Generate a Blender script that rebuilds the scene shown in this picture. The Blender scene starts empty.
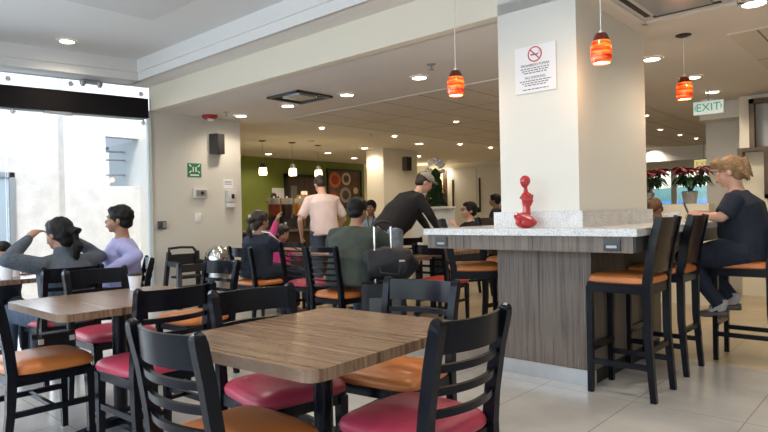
import bpy, bmesh, math, random
from mathutils import Vector, Matrix, Euler, noise
random.seed(7)
PI = math.pi
R = math.radians
SC = bpy.context.scene
COL = SC.collection
D = bpy.data

# ------------------------------------------------------------------ camera, world, exposure
# room axes: +X and +Y run along the walls; the camera looks between them
CH, YAW, PITCH, ROLL = 1.20, R(47.965), R(-.165), R(-1.2147)
fw0 = Vector((math.sin(YAW), math.cos(YAW), 0)); rt0 = Vector((math.cos(YAW), -math.sin(YAW), 0)); zz = Vector((0, 0, 1))
fwd = fw0*math.cos(PITCH) + zz*math.sin(PITCH); upv = -fw0*math.sin(PITCH) + zz*math.cos(PITCH)
rgt = rt0*math.cos(ROLL) + upv*math.sin(ROLL); upv = upv*math.cos(ROLL) - rt0*math.sin(ROLL)
cd = D.cameras.new('camera'); cam = D.objects.new('camera', cd); COL.objects.link(cam)
cd.sensor_width = 36; cd.lens = 600.6/768*36; cd.clip_start = .05; cd.clip_end = 400
m = Matrix((rgt, upv, -fwd)).transposed().to_4x4(); m.translation = Vector((0, 0, CH)); cam.matrix_world = m
SC.camera = cam

W = D.worlds.new('sky'); SC.world = W; W.use_nodes = True
wn = W.node_tree; wn.nodes.clear()
sky = wn.nodes.new('ShaderNodeTexSky'); sky.sky_type = 'NISHITA'; sky.sun_disc = False
sky.sun_elevation = R(58); sky.sun_rotation = R(200); sky.air_density = 1.2; sky.dust_density = 2.0
bgn = wn.nodes.new('ShaderNodeBackground'); bgn.inputs[1].default_value = .42
wo = wn.nodes.new('ShaderNodeOutputWorld')
wn.links.new(sky.outputs[0], bgn.inputs[0]); wn.links.new(bgn.outputs[0], wo.inputs[0])

def add_light(name, kind, loc, energy, color=(1, 1, 1), size=.2, direction=(0, 0, -1), parent=None, spot=None, sy=None):
    l = D.lights.new(name, kind); l.energy = energy; l.color = color
    o = D.objects.new(name, l); COL.objects.link(o)
    o.location = loc; o.rotation_euler = Vector(direction).to_track_quat('-Z', 'Y').to_euler()
    if kind == 'AREA':
        l.size = size
        if sy: l.shape = 'RECTANGLE'; l.size_y = sy
    elif kind == 'SUN': l.angle = R(1)
    else: l.shadow_soft_size = size
    if kind == 'SPOT' and spot: l.spot_size = R(spot); l.spot_blend = .6
    if parent: o.parent = parent
    return o
add_light('sun', 'SUN', (0, 0, 20), 2.5, (1, .95, .88), direction=(.28, .55, -.95))
# daylight of the big glazed fronts beside and behind the camera
add_light('daylight_west', 'AREA', (-2.9, 2.6, 1.6), 150, (.76, .87, 1), 9.5, (1, 0, 0), sy=2.5)
add_light('daylight_facade', 'AREA', (.4, 9.0, 1.6), 160, (.76, .87, 1), 6.0, (.1, -1, 0), sy=2.4)
SPOT_W = 32
SC.view_settings.view_transform = 'Standard'; SC.view_settings.look = 'None'
SC.view_settings.gamma = 1; SC.view_settings.use_curve_mapping = False
SC.view_settings.exposure = .36
SC.cycles.use_denoising = True
SC.cycles.max_bounces = 8; SC.cycles.diffuse_bounces = 4; SC.cycles.glossy_bounces = 4
SC.cycles.caustics_reflective = False; SC.cycles.caustics_refractive = False
SC.cycles.sample_clamp_indirect = 6

# ------------------------------------------------------------------ materials
def mat(name, col, rough=.5, metal=0, emit=None, es=1, noise_amt=0, nscale=8, bump=0, bscale=60, coat=0, stretch=(1, 1, 1), spec=.5):
    m = D.materials.new(name); m.use_nodes = True
    nt = m.node_tree; b = nt.nodes['Principled BSDF']
    b.inputs['Base Color'].default_value = (*col, 1); b.inputs['Roughness'].default_value = rough; b.inputs['Metallic'].default_value = metal
    b.inputs['Coat Weight'].default_value = coat; b.inputs['Specular IOR Level'].default_value = spec
    if emit: b.inputs['Emission Color'].default_value = (*emit, 1); b.inputs['Emission Strength'].default_value = es
    if noise_amt or bump:
        tc = nt.nodes.new('ShaderNodeTexCoord'); mp = nt.nodes.new('ShaderNodeMapping'); mp.inputs['Scale'].default_value = stretch
        nt.links.new(tc.outputs['Object'], mp.inputs[0])
    if noise_amt:
        n = nt.nodes.new('ShaderNodeTexNoise'); n.inputs['Scale'].default_value = nscale; n.inputs['Detail'].default_value = 5
        r = nt.nodes.new('ShaderNodeValToRGB')
        lo = [max(0, c*(1-noise_amt)) for c in col]; hi = [min(1, c*(1+noise_amt)) for c in col]
        r.color_ramp.elements[0].position = .3; r.color_ramp.elements[1].position = .7
        r.color_ramp.elements[0].color = (*lo, 1); r.color_ramp.elements[1].color = (*hi, 1)
        nt.links.new(mp.outputs[0], n.inputs['Vector']); nt.links.new(n.outputs[0], r.inputs[0]); nt.links.new(r.outputs[0], b.inputs['Base Color'])
    if bump:
        n = nt.nodes.new('ShaderNodeTexNoise'); n.inputs['Scale'].default_value = bscale; n.inputs['Detail'].default_value = 4
        bp = nt.nodes.new('ShaderNodeBump'); bp.inputs['Strength'].default_value = bump; bp.inputs['Distance'].default_value = .01
        nt.links.new(mp.outputs[0], n.inputs['Vector']); nt.links.new(n.outputs[0], bp.inputs['Height']); nt.links.new(bp.outputs[0], b.inputs['Normal'])
    return m

def wood_mat(name, cols, axis_scale, rough=.3, nscale=1.0, spec=.5):
    """streaky laminate: noise stretched along the grain, several browns"""
    m = D.materials.new(name); m.use_nodes = True; nt = m.node_tree; b = nt.nodes['Principled BSDF']
    tc = nt.nodes.new('ShaderNodeTexCoord'); mp = nt.nodes.new('ShaderNodeMapping'); mp.inputs['Scale'].default_value = axis_scale
    nt.links.new(tc.outputs['Object'], mp.inputs[0])
    n = nt.nodes.new('ShaderNodeTexNoise'); n.inputs['Scale'].default_value = nscale; n.inputs['Detail'].default_value = 7; n.inputs['Roughness'].default_value = .62
    nt.links.new(mp.outputs[0], n.inputs['Vector'])
    r = nt.nodes.new('ShaderNodeValToRGB'); e = r.color_ramp.elements
    k = len(cols)
    e[0].position = .30; e[0].color = (*cols[0], 1); e[1].position = .70; e[1].color = (*cols[-1], 1)
    for i in range(1, k-1):
        q = e.new(.30 + .40*i/(k-1)); q.color = (*cols[i], 1)
    nt.links.new(n.outputs[0], r.inputs[0]); nt.links.new(r.outputs[0], b.inputs['Base Color'])
    b.inputs['Roughness'].default_value = rough; b.inputs['Specular IOR Level'].default_value = spec
    return m

def grid_mat(name, col, line, bw, bh, mortar, off=(0, 0, 0), rough=.3, namt=.08, nscale=2.0, line_x_white=None, rotz=0):
    """tiles or panels: brick texture without stagger, in world metres"""
    m = D.materials.new(name); m.use_nodes = True; nt = m.node_tree; b = nt.nodes['Principled BSDF']
    tc = nt.nodes.new('ShaderNodeTexCoord'); mp = nt.nodes.new('ShaderNodeMapping'); mp.inputs['Location'].default_value = off; mp.inputs['Rotation'].default_value = (0, 0, rotz)
    nt.links.new(tc.outputs['Object'], mp.inputs[0])
    br = nt.nodes.new('ShaderNodeTexBrick'); br.offset = 0; br.inputs['Scale'].default_value = 1
    br.inputs['Brick Width'].default_value = bw; br.inputs['Row Height'].default_value = bh; br.inputs['Mortar Size'].default_value = mortar; br.inputs['Mortar Smooth'].default_value = 0
    br.inputs['Mortar'].default_value = (*line, 1); br.inputs['Bias'].default_value = 0
    nt.links.new(mp.outputs[0], br.inputs['Vector'])
    n = nt.nodes.new('ShaderNodeTexNoise'); n.inputs['Scale'].default_value = nscale; n.inputs['Detail'].default_value = 6; nt.links.new(mp.outputs[0], n.inputs['Vector'])
    r = nt.nodes.new('ShaderNodeValToRGB'); r.color_ramp.elements[0].position = .35; r.color_ramp.elements[1].position = .68
    r.color_ramp.elements[0].color = (*[c*(1-namt) for c in col], 1); r.color_ramp.elements[1].color = (*[min(1, c*(1+namt)) for c in col], 1)
    nt.links.new(n.outputs[0], r.inputs[0]); nt.links.new(r.outputs[0], br.inputs['Color1']); nt.links.new(r.outputs[0], br.inputs['Color2'])
    nt.links.new(br.outputs['Color'], b.inputs['Base Color']); b.inputs['Roughness'].default_value = rough
    return m

def glass_mat(name, tint=(1, 1, 1), refl=.1, rough=0):
    m = D.materials.new(name); m.use_nodes = True; nt = m.node_tree; nt.nodes.clear()
    o = nt.nodes.new('ShaderNodeOutputMaterial'); t = nt.nodes.new('ShaderNodeBsdfTransparent'); g = nt.nodes.new('ShaderNodeBsdfGlossy'); x = nt.nodes.new('ShaderNodeMixShader')
    f = nt.nodes.new('ShaderNodeFresnel'); f.inputs[0].default_value = 1.35
    t.inputs[0].default_value = (*tint, 1); g.inputs['Roughness'].default_value = rough
    nt.links.new(f.outputs[0], x.inputs[0]); nt.links.new(t.outputs[0], x.inputs[1]); nt.links.new(g.outputs[0], x.inputs[2]); nt.links.new(x.outputs[0], o.inputs[0])
    return m

def speckle_mat(name, base, dark, light, scale=260, rough=.25):
    m = D.materials.new(name); m.use_nodes = True; nt = m.node_tree; b = nt.nodes['Principled BSDF']
    tc = nt.nodes.new('ShaderNodeTexCoord'); n = nt.nodes.new('ShaderNodeTexNoise'); n.inputs['Scale'].default_value = scale; n.inputs['Detail'].default_value = 3
    n2 = nt.nodes.new('ShaderNodeTexNoise'); n2.inputs['Scale'].default_value = 14; n2.inputs['Detail'].default_value = 5
    nt.links.new(tc.outputs['Object'], n.inputs['Vector']); nt.links.new(tc.outputs['Object'], n2.inputs['Vector'])
    mx = nt.nodes.new('ShaderNodeMath'); mx.operation = 'ADD'; nt.links.new(n.outputs[0], mx.inputs[0])
    ml = nt.nodes.new('ShaderNodeMath'); ml.operation = 'MULTIPLY'; ml.inputs[1].default_value = .45; nt.links.new(n2.outputs[0], ml.inputs[0]); nt.links.new(ml.outputs[0], mx.inputs[1])
    r = nt.nodes.new('ShaderNodeValToRGB'); e = r.color_ramp.elements; e[0].position = .55; e[0].color = (*dark, 1); e[1].position = .9; e[1].color = (*light, 1); q = e.new(.7); q.color = (*base, 1)
    nt.links.new(mx.outputs[0], r.inputs[0]); nt.links.new(r.outputs[0], b.inputs['Base Color']); b.inputs['Roughness'].default_value = rough
    return m

M = {}
M['cream'] = mat('cream_wall_paint', (.80, .75, .62), .85, bump=.05, bscale=90)
M['wallwhite'] = mat('white_wall_paint', (.64, .63, .58), .8, bump=.04, bscale=90)
M['pillar'] = mat('pillar_paint', (.71, .72, .68), .8, bump=.05, bscale=90)
M['ceil'] = mat('ceiling_paint', (.74, .71, .67), .9)
M['ceilup'] = mat('upper_ceiling_paint', (.70, .70, .69), .9)
M['mould'] = mat('white_moulding_paint', (.80, .80, .78), .7)
M['green'] = mat('olive_green_paint', (.17, .21, .035), .7, noise_amt=.06, nscale=3)
M['tiles_ceiling'] = grid_mat('ceiling_panels', (.68, .64, .59), (.22, .20, .18), 1.22, .61, .008, off=(-5.87+1.22*5, -4.69+.61*8, 0), rough=.9, namt=.04)
M['floor'] = grid_mat('pale_floor_tiles', (.50, .49, .47), (.33, .32, .30), 1.22, .61, .004, off=(-3.80+1.22*4, -1.98+.61*4, 0), rough=.22, namt=.16, nscale=1.6)
M['floor_tan'] = grid_mat('tan_floor_tiles', (.46, .37, .24), (.27, .21, .14), .61, .61, .005, rough=.3, namt=.12, nscale=1.8)
M['table'] = wood_mat('table_laminate', [(.062, .034, .020), (.15, .088, .052), (.25, .155, .098), (.15, .09, .055), (.33, .215, .14)], (26, 1.0, 2), .27, 1.0)
M['barwood'] = wood_mat('bar_laminate', [(.060, .046, .038), (.13, .102, .085), (.19, .155, .132), (.105, .082, .068), (.25, .208, .18)], (30, 30, .8), .5, 1.0)
M['granite'] = speckle_mat('pale_granite', (.60, .62, .63), (.44, .46, .47), (.74, .75, .76), 90)
M['steel'] = mat('brushed_steel', (.62, .63, .64), .32, 1, noise_amt=.08, nscale=6)
M['chrome'] = mat('chrome', (.8, .8, .8), .12, 1)
M['black'] = mat('satin_black_wood', (.005, .006, .010), .24, spec=.22)
M['blackflat'] = mat('flat_black', (.012, .012, .013), .6)
M['charcoal'] = mat('charcoal_plastic', (.05, .055, .06), .5)
M['orange'] = mat('orange_vinyl', (.54, .175, .043), .36, noise_amt=.10, nscale=5, bump=.08, bscale=14)
M['pink'] = mat('raspberry_vinyl', (.42, .045, .085), .36, noise_amt=.08, nscale=5, bump=.08, bscale=14)
M['red'] = mat('red_vinyl', (.42, .03, .02), .35)
M['redgloss'] = mat('glossy_red_lacquer', (.42, .012, .018), .12, coat=1, bump=.25, bscale=26)
M['white'] = mat('white_plastic', (.82, .82, .80), .4)
M['paper'] = mat('white_paper', (.80, .81, .84), .7)
M['ink'] = mat('grey_print', (.16, .17, .22), .8)
M['signred'] = mat('sign_red', (.55, .02, .03), .5)
M['signgreen'] = mat('sign_green', (.01, .20, .09), .5)
M['exitgreen'] = mat('exit_letter_green', (.0, .30, .20), .5, emit=(0, .5, .32), es=.25)
M['exitface'] = mat('exit_panel', (.75, .82, .78), .4, emit=(.7, .85, .78), es=.25)
M['darkwood'] = wood_mat('dark_brown_wood', [(.030, .014, .008), (.055, .026, .016), (.09, .05, .03)], (20, 20, 1), .45)
M['framewood'] = wood_mat('walnut_frame_wood', [(.07, .045, .028), (.12, .08, .05), (.17, .12, .08)], (10, 10, 3), .5)
M['glass'] = glass_mat('clear_glass', (.97, .985, .98))
M['seal'] = mat('glass_edge', (.55, .62, .62), .3)
M['concrete'] = mat('pale_rendered_concrete', (.60, .585, .56), .95, noise_amt=.10, nscale=5, bump=.5, bscale=26)
M['concrete2'] = mat('grey_concrete_slab', (.34, .34, .34), .95, noise_amt=.1, nscale=3)
M['ground'] = mat('outdoor_paving', (.42, .41, .39), .9, noise_amt=.1, nscale=2)
M['alu'] = mat('grey_aluminium', (.36, .38, .40), .4, .6)
M['lamp'] = mat('lamp_diffuser', (1, .95, .85), .5, emit=(1, .87, .68), es=16)
M['lamptrim'] = mat('lamp_trim', (.75, .72, .68), .5)
M['bulbglow'] = mat('warm_glass_glow', (1, .9, .6), .4, emit=(1, .80, .42), es=4)
M['mouthglow'] = mat('pendant_bulb', (1, .9, .75), .4, emit=(1, .86, .62), es=5)
M['sea'] = mat('sea_backdrop', (.10, .30, .45), .6)
M['hill'] = mat('distant_hill', (.16, .28, .22), .9, noise_amt=.3, nscale=.2)
M['denim'] = mat('denim', (.06, .085, .13), .9, noise_amt=.2, nscale=30)
M['denimlight'] = mat('light_denim', (.22, .28, .36), .9, noise_amt=.2, nscale=30)
M['navy'] = mat('navy_cotton', (.012, .018, .035), .9, noise_amt=.2, nscale=12)
M['blackcloth'] = mat('black_cotton', (.010, .010, .012), .92)
M['fleece'] = mat('slate_fleece', (.085, .105, .135), .98, noise_amt=.25, nscale=70, bump=.5, bscale=120)
M['lavender'] = mat('lavender_cotton', (.36, .37, .66), .85, noise_amt=.08, nscale=10)
M['shirtpink'] = mat('pale_pink_cotton', (.72, .58, .56), .85, noise_amt=.06, nscale=10)
M['olive'] = mat('grey_green_jersey', (.050, .064, .053), .92, noise_amt=.15, nscale=14)
M['magenta'] = mat('pink_knit', (.70, .06, .24), .85)
M['greycloth'] = mat('grey_cloth', (.16, .17, .18), .9)
M['stripewhite'] = mat('white_stripe_cloth', (.75, .76, .8), .8)
M['hairblack'] = mat('black_hair', (.005, .0045, .005), .5, spec=.25, noise_amt=.4, nscale=40, bump=.6, bscale=60, stretch=(3, 3, .6))
M['hairbrown'] = mat('dark_brown_hair', (.022, .013, .009), .5, noise_amt=.4, nscale=40, bump=.6, bscale=60, stretch=(3, 3, .6))
M['hairblond'] = mat('sandy_blond_hair', (.27, .165, .08), .55, noise_amt=.45, nscale=30, bump=.8, bscale=60, stretch=(3, 1, 3))
M['skinfair'] = mat('fair_skin', (.62, .36, .27), .55, noise_amt=.05, nscale=12)
M['skintan'] = mat('tan_skin', (.36, .19, .125), .55, noise_amt=.05, nscale=12)
M['skinbrown'] = mat('brown_skin', (.24, .115, .07), .55, noise_amt=.05, nscale=12)
M['eyewhite'] = mat('eye_white', (.8, .78, .75), .2)
M['iris'] = mat('eye_dark', (.03, .02, .015), .15)
M['lips'] = mat('lips', (.38, .14, .12), .5)
M['sock'] = mat('grey_sock', (.42, .40, .42), .9)
M['shoe'] = mat('shoe_leather', (.10, .085, .08), .5)
M['capgrey'] = mat('plaid_cap_cloth', (.34, .33, .27), .9, noise_amt=.4, nscale=60)
M['capbrown'] = mat('brown_cap_cloth', (.15, .075, .04), .9, noise_amt=.2, nscale=30)
M['leaf'] = mat('dark_leaf', (.02, .06, .022), .6, noise_amt=.3, nscale=20)
M['leafred'] = mat('poinsettia_red', (.20, .012, .02), .6, noise_amt=.3, nscale=20)
M['foil'] = mat('foil_wrap', (.45, .44, .42), .3, .8, bump=.8, bscale=30)
M['bauble'] = mat('silver_white_bauble', (.85, .87, .90), .25)
M['fire'] = mat('fire_alarm_red', (.36, .012, .02), .4)
M['bagnavy'] = mat('navy_nylon', (.005, .007, .014), .65, noise_amt=.2, nscale=14, bump=.5, bscale=8)
M['juice_red'] = mat('red_juice', (.22, .025, .012), .15, coat=.5)
M['juice_orange'] = mat('orange_juice', (.75, .28, .02), .15, coat=.5)
M['juice_dark'] = mat('dark_juice', (.05, .02, .02), .15, coat=.5)
M['clearplastic'] = mat('cloudy_plastic', (.34, .32, .29), .2)
M['cupwhite'] = mat('white_china', (.80, .82, .86), .25)
M['cork'] = mat('canvas_brown', (.11, .06, .035), .7, noise_amt=.3, nscale=5)
M['c_orange'] = mat('painted_orange', (.55, .14, .03), .6)
M['c_cream'] = mat('painted_cream', (.55, .45, .32), .6)
M['c_red'] = mat('painted_red', (.30, .03, .02), .6)
M['c_grey'] = mat('painted_grey', (.30, .29, .25), .6)
M['screen'] = mat('phone_glass', (.01, .01, .012), .1)
M['straw'] = mat('cookie_brown', (.32, .17, .07), .8)
def pendant_glass():
    m = D.materials.new('art_glass_orange'); m.use_nodes = True; nt = m.node_tree; b = nt.nodes['Principled BSDF']
    tc = nt.nodes.new('ShaderNodeTexCoord'); mp = nt.nodes.new('ShaderNodeMapping'); mp.inputs['Scale'].default_value = (6, 6, 34); nt.links.new(tc.outputs['Object'], mp.inputs[0])
    n = nt.nodes.new('ShaderNodeTexNoise'); n.inputs['Scale'].default_value = 1; n.inputs['Detail'].default_value = 4; nt.links.new(mp.outputs[0], n.inputs['Vector'])
    r = nt.nodes.new('ShaderNodeValToRGB'); e = r.color_ramp.elements
    e[0].position = .36; e[0].color = (.35, .006, .002, 1); e[1].position = .72; e[1].color = (1, .52, .05, 1); q = e.new(.52); q.color = (.85, .10, .008, 1)
    nt.links.new(n.outputs[0], r.inputs[0]); nt.links.new(r.outputs[0], b.inputs['Base Color']); nt.links.new(r.outputs[0], b.inputs['Emission Color'])
    b.inputs['Emission Strength'].default_value = .85; b.inputs['Roughness'].default_value = .2; b.inputs['Coat Weight'].default_value = .5
    return m
M['artglass'] = pendant_glass()
M['darkglass'] = mat('dark_red_glass_cap', (.10, .006, .004), .2, coat=.5)

# ------------------------------------------------------------------ mesh helpers
def frame(d, hint=None):
    d = Vector(d).normalized()
    h = Vector(hint) if hint else (Vector((0, 0, 1)) if abs(d.z) < .9 else Vector((0, 1, 0)))
    u = d.cross(h)
    if u.length < 1e-5: u = d.cross(Vector((1, 0, 0)))
    u.normalize(); v = u.cross(d).normalized()
    return u, v
class G:
    def __init__(s): s.bm = bmesh.new()
    def ring_loft(s, rings, caps=True, closed=True):
        vs = [[s.bm.verts.new(p) for p in r] for r in rings]
        n = len(rings[0])
        for a, b in zip(vs, vs[1:]):
            for i in range(n if closed else n-1):
                j = (i+1) % n
                try: s.bm.faces.new((a[i], a[j], b[j], b[i]))
                except ValueError: pass
        if caps:
            s.bm.faces.new(list(reversed(vs[0]))); s.bm.faces.new(vs[-1])
        return s
    def tube(s, pts, rad, n=10, flat=1, hint=None):
        pts = [Vector(p) for p in pts]
        if not isinstance(rad, (list, tuple)): rad = [rad]*len(pts)
        rings = []
        for i, p in enumerate(pts):
            d = (pts[min(i+1, len(pts)-1)] - pts[max(i-1, 0)])
            u, v = frame(d, hint)
            rings.append([p + u*math.cos(2*PI*k/n)*rad[i] + v*math.sin(2*PI*k/n)*rad[i]*flat for k in range(n)])
        return s.ring_loft(rings)
    def box(s, c, size, rot=None, bev=0):
        mt = Matrix.Translation(Vector(c)) @ (Euler(rot).to_matrix().to_4x4() if rot else Matrix()) @ Matrix.Diagonal((*size, 1))
        r = bmesh.ops.create_cube(s.bm, size=1, matrix=mt)
        if bev:
            es = list({e for v in r['verts'] for e in v.link_edges})
            bmesh.ops.bevel(s.bm, geom=es, offset=bev, segments=2, affect='EDGES', profile=.6)
        return s
    def bb(s, x0, x1, y0, y1, z0, z1, bev=0):
        return s.box(((x0+x1)/2, (y0+y1)/2, (z0+z1)/2), (abs(x1-x0), abs(y1-y0), abs(z1-z0)), bev=bev)
    def ell(s, c, r, rot=None, seg=14):
        if not isinstance(r, (list, tuple)): r = (r, r, r)
        mt = Matrix.Translation(Vector(c)) @ (rot.to_4x4() if isinstance(rot, Matrix) else (Euler(rot).to_matrix().to_4x4() if rot else Matrix())) @ Matrix.Diagonal((*r, 1))
        bmesh.ops.create_uvsphere(s.bm, u_segments=seg, v_segments=max(6, seg*2//3), radius=1, matrix=mt); return s
    def lathe(s, prof, c=(0, 0, 0), n=24, caps=True):
        c = Vector(c)
        return s.ring_loft([[c + Vector((r*math.cos(2*PI*k/n), r*math.sin(2*PI*k/n), z)) for k in range(n)] for r, z in prof], caps=caps)
    def beam(s, a, b, w, t, hint=(0, 1, 0)):
        """rectangular bar a->b, w across, t along the hint side"""
        a, b = Vector(a), Vector(b); u, v = frame(b-a, hint)
        q = [u*w/2+v*t/2, -u*w/2+v*t/2, -u*w/2-v*t/2, u*w/2-v*t/2]
        return s.ring_loft([[a+k for k in q], [b+k for k in q]])
    def bars(s, pts, w, t, hint=(0, 1, 0)):
        pts = [Vector(p) for p in pts]; rings = []
        for i, p in enumerate(pts):
            u, v = frame(pts[min(i+1, len(pts)-1)]-pts[max(i-1, 0)], hint)
            ww = w[i] if isinstance(w, (list, tuple)) else w; tt = t[i] if isinstance(t, (list, tuple)) else t
            rings.append([p+u*ww/2+v*tt/2, p-u*ww/2+v*tt/2, p-u*ww/2-v*tt/2, p+u*ww/2-v*tt/2])
        return s.ring_loft(rings)
    def slab(s, outline, z0, z1, bev=0):
        lo = [s.bm.verts.new((x, y, z0)) for x, y in outline]; hi = [s.bm.verts.new((x, y, z1)) for x, y in outline]
        n = len(outline); fs = []
        fs.append(s.bm.faces.new(list(reversed(lo)))); top = s.bm.faces.new(hi)
        for i in range(n): s.bm.faces.new((lo[i], lo[(i+1) % n], hi[(i+1) % n], hi[i]))
        if bev: bmesh.ops.bevel(s.bm, geom=list(top.edges), offset=bev, segments=2, affect='EDGES')
        return s
    def quad(s, pts): s.bm.faces.new([s.bm.verts.new(p) for p in pts]); return s
    def mesh(s, name, material, smooth=True):
        bmesh.ops.recalc_face_normals(s.bm, faces=s.bm.faces[:])
        me = D.meshes.new(name); s.bm.to_mesh(me); s.bm.free()
        if material: me.materials.append(material)
        if smooth:
            for p in me.polygons: p.use_smooth = True
            try: me.set_sharp_from_angle(angle=R(38))
            except Exception: pass
        return me
    def part(s, name, material, parent=None, smooth=True):
        o = D.objects.new(name, s.mesh(name, material, smooth)); COL.objects.link(o)
        if parent: o.parent = parent
        return o

TMP = D.scenes.new('workbench')
def baked(o):
    """evaluate one object alone in a scratch scene (fast) and return its mesh"""
    TMP.collection.objects.link(o); vl = TMP.view_layers[0]; vl.update(); dg = vl.depsgraph; dg.update()
    me = D.meshes.new_from_object(o.evaluated_get(dg)); D.objects.remove(o); return me

def rrect(w, h, r, seg=5):
    out = []
    for cx, cy, a0 in ((w/2-r, h/2-r, 0), (-w/2+r, h/2-r, 90), (-w/2+r, -h/2+r, 180), (w/2-r, -h/2+r, 270)):
        for k in range(seg+1):
            a = R(a0+90*k/seg); out.append((cx+r*math.cos(a), cy+r*math.sin(a)))
    return out

def tag(o, label, cat, group=None, kind=None):
    o['label'] = label; o['category'] = cat
    if group: o['group'] = group
    if kind: o['kind'] = kind
    return o
def thing(name, label, cat, loc=(0, 0, 0), rz=0, group=None):
    o = D.objects.new(name, None); o.empty_display_size = .1; COL.objects.link(o)
    o.location = loc; o.rotation_euler = (0, 0, rz)
    return tag(o, label, cat, group)
def dup(root, loc, rz=0, label=None, group=None):
    def cp(o, par):
        c = o.copy(); COL.objects.link(c)
        if par: c.parent = par
        for ch in list(kids.get(o.name, [])): cp(ch, c)
        return c
    kids = {}
    for o in D.objects:
        if o.parent: kids.setdefault(o.parent.name, []).append(o)
    r = cp(root, None); r.location = loc; r.rotation_euler = (0, 0, rz)
    if label: r['label'] = label
    if group: r['group'] = group
    return r
def struct(name, g, material, smooth=False):
    o = g.part(name, material, None, smooth); o['kind'] = 'structure'; return o
def text_mesh(name, body, size, material, loc, rot, parent=None, extrude=.001, align='CENTER'):
    cu = D.curves.new(name, 'FONT'); cu.body = body; cu.size = size; cu.extrude = extrude; cu.align_x = align; cu.align_y = 'CENTER'
    me = baked(D.objects.new('tmp', cu))
    me.materials.clear(); me.materials.append(material)
    o = D.objects.new(name, me); COL.objects.link(o); o.location = loc; o.rotation_euler = rot
    if parent: o.parent = parent
    return o
def voxel(g, name, material, parent, vs=.012, smooth=4, wrinkle=0, wfreq=9):
    bmesh.ops.recalc_face_normals(g.bm, faces=g.bm.faces[:])
    me = D.meshes.new(name); g.bm.to_mesh(me); g.bm.free()
    t = D.objects.new('tmp', me)
    md = t.modifiers.new('r', 'REMESH'); md.mode = 'VOXEL'; md.voxel_size = vs; md.use_smooth_shade = True
    if smooth:
        ms = t.modifiers.new('s', 'SMOOTH'); ms.factor = .5; ms.iterations = smooth
    out = baked(t); D.meshes.remove(me)
    if wrinkle:
        nv = len(out.vertices); cs = [0.0]*(nv*3); ns = [0.0]*(nv*3)
        out.vertices.foreach_get('co', cs); out.vertices.foreach_get('normal', ns)
        for i in range(0, nv*3, 3):
            q = Vector((cs[i], cs[i+1], cs[i+2]))*wfreq; q2 = Vector((q.x, q.y, q.z*.7))
            w = wrinkle*(noise.noise(q2) + .5*noise.noise(q*2.3)); cs[i] += ns[i]*w; cs[i+1] += ns[i+1]*w; cs[i+2] += ns[i+2]*w
        out.vertices.foreach_set('co', cs); out.update()
    out.polygons.foreach_set('use_smooth', [True]*len(out.polygons))
    out.name = name; out.materials.clear(); out.materials.append(material)
    o = D.objects.new(name, out); COL.objects.link(o)
    if parent: o.parent = parent
    return o

# ------------------------------------------------------------------ the setting
ZC = 2.69; XF = 4.0; YW = 7.9; ZS = 3.01; ZU = 3.27
fa = R(10); FX, FY = -math.cos(fa), math.sin(fa)            # the glass front runs this way from the corner (4, 7.9)
def fpt(s, off=0): return (XF + FX*s + off*math.sin(fa), YW + FY*s + off*math.cos(fa))
struct('floor', G().slab([(-3, -3), (5.1, -3), (5.1, 12.5), (XF, 12.5), (XF, YW), fpt(7.1), (-3, 9.1)], -.12, 0), M['floor'])
struct('floor_rear', G().bb(5.1, 17.2, -3, 13, -.12, 0), M['floor_tan'])
# lower ceiling with its panelled field
struct('ceiling', G().slab([(XF+.11, -3), (17.2, -3), (17.2, 13), (5.34, 13), (5.34, 8.02), (XF+.11, 8.02)], ZC, ZC+.3), M['ceil'])
struct('ceiling_panels', G().bb(5.87, 17.1, 2.98, 7.2, ZC-.006, ZC-.0005), M['tiles_ceiling'])
struct('ceiling_panels_right', G().bb(5.87, 9.25, -2.9, 1.25, ZC-.006, ZC-.0005), M['tiles_ceiling'])
wl = mat('white_ceiling_strip', (.75, .73, .68), .7)
struct('trim_1', G().bb(5.845, 5.875, 2.98, 7.2, ZC-.010, ZC-.0008).bb(5.845, 5.87, -2.9, 1.25, ZC-.010, ZC-.0008), wl)
struct('trim_2', G().bb(9.25, 17, 3.06, 3.10, ZC-.012, ZC-.0068), wl)
# fascia and upper tray ceiling
struct('wall_fascia', G().bb(XF, XF+.12, -3, YW+.01, ZC-.0, ZU+.2), M['cream'])
struct('ceiling_soffit', G().bb(3.72, XF, -3, 7.9, ZS, ZS+.03), M['ceil'])
c1, c2 = fpt(0), fpt(7.1)
struct('ceiling_upper', G().slab([(-3, -3), (3.74, -3), (3.74, 7.9), (-3, 9.2)], ZU, ZU+.1), M['ceilup'])
def tray_y(x, inset): return YW - inset + (XF-x)*math.tan(fa)
struct('ceiling_soffit_front', G().slab([(-3, tray_y(-3, .33)), (3.75, tray_y(3.75, .33)), (3.75, tray_y(3.75, 0)), (-3, tray_y(-3, 0))], ZS, ZS+.03), M['ceilup'])
mg = G().bb(3.70, 3.73, -3, tray_y(3.7, .33), ZS+.0, ZS+.11); mg.bb(3.67, 3.70, -3, tray_y(3.7, .36), ZS+.10, ZU)
struct('trim_3', mg, M['mould'])
mg = G().slab([(-3, tray_y(-3, .36)), (3.71, tray_y(3.71, .36)), (3.71, tray_y(3.71, .33)), (-3, tray_y(-3, .33))], ZS, ZS+.11)
mg.slab([(-3, tray_y(-3, .39)), (3.69, tray_y(3.69, .39)), (3.69, tray_y(3.69, .36)), (-3, tray_y(-3, .36))], ZS+.10, ZU)
struct('trim_4', mg, M['ceilup'])
mg = G().slab([(-3, tray_y(-3, .03)), (XF, tray_y(XF, .03)), (XF, tray_y(XF, -.05)), (-3, tray_y(-3, -.05))], ZS, ZU+.2)
struct('wall_front_top', mg, M['ceilup'])
pg = G().bb(1.2, 3.05, 4.6, 5.93, ZU-.012, ZU-.002); pg.bb(1.9, 1.92, 4.6, 5.93, ZU-.016, ZU-.002)
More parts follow.
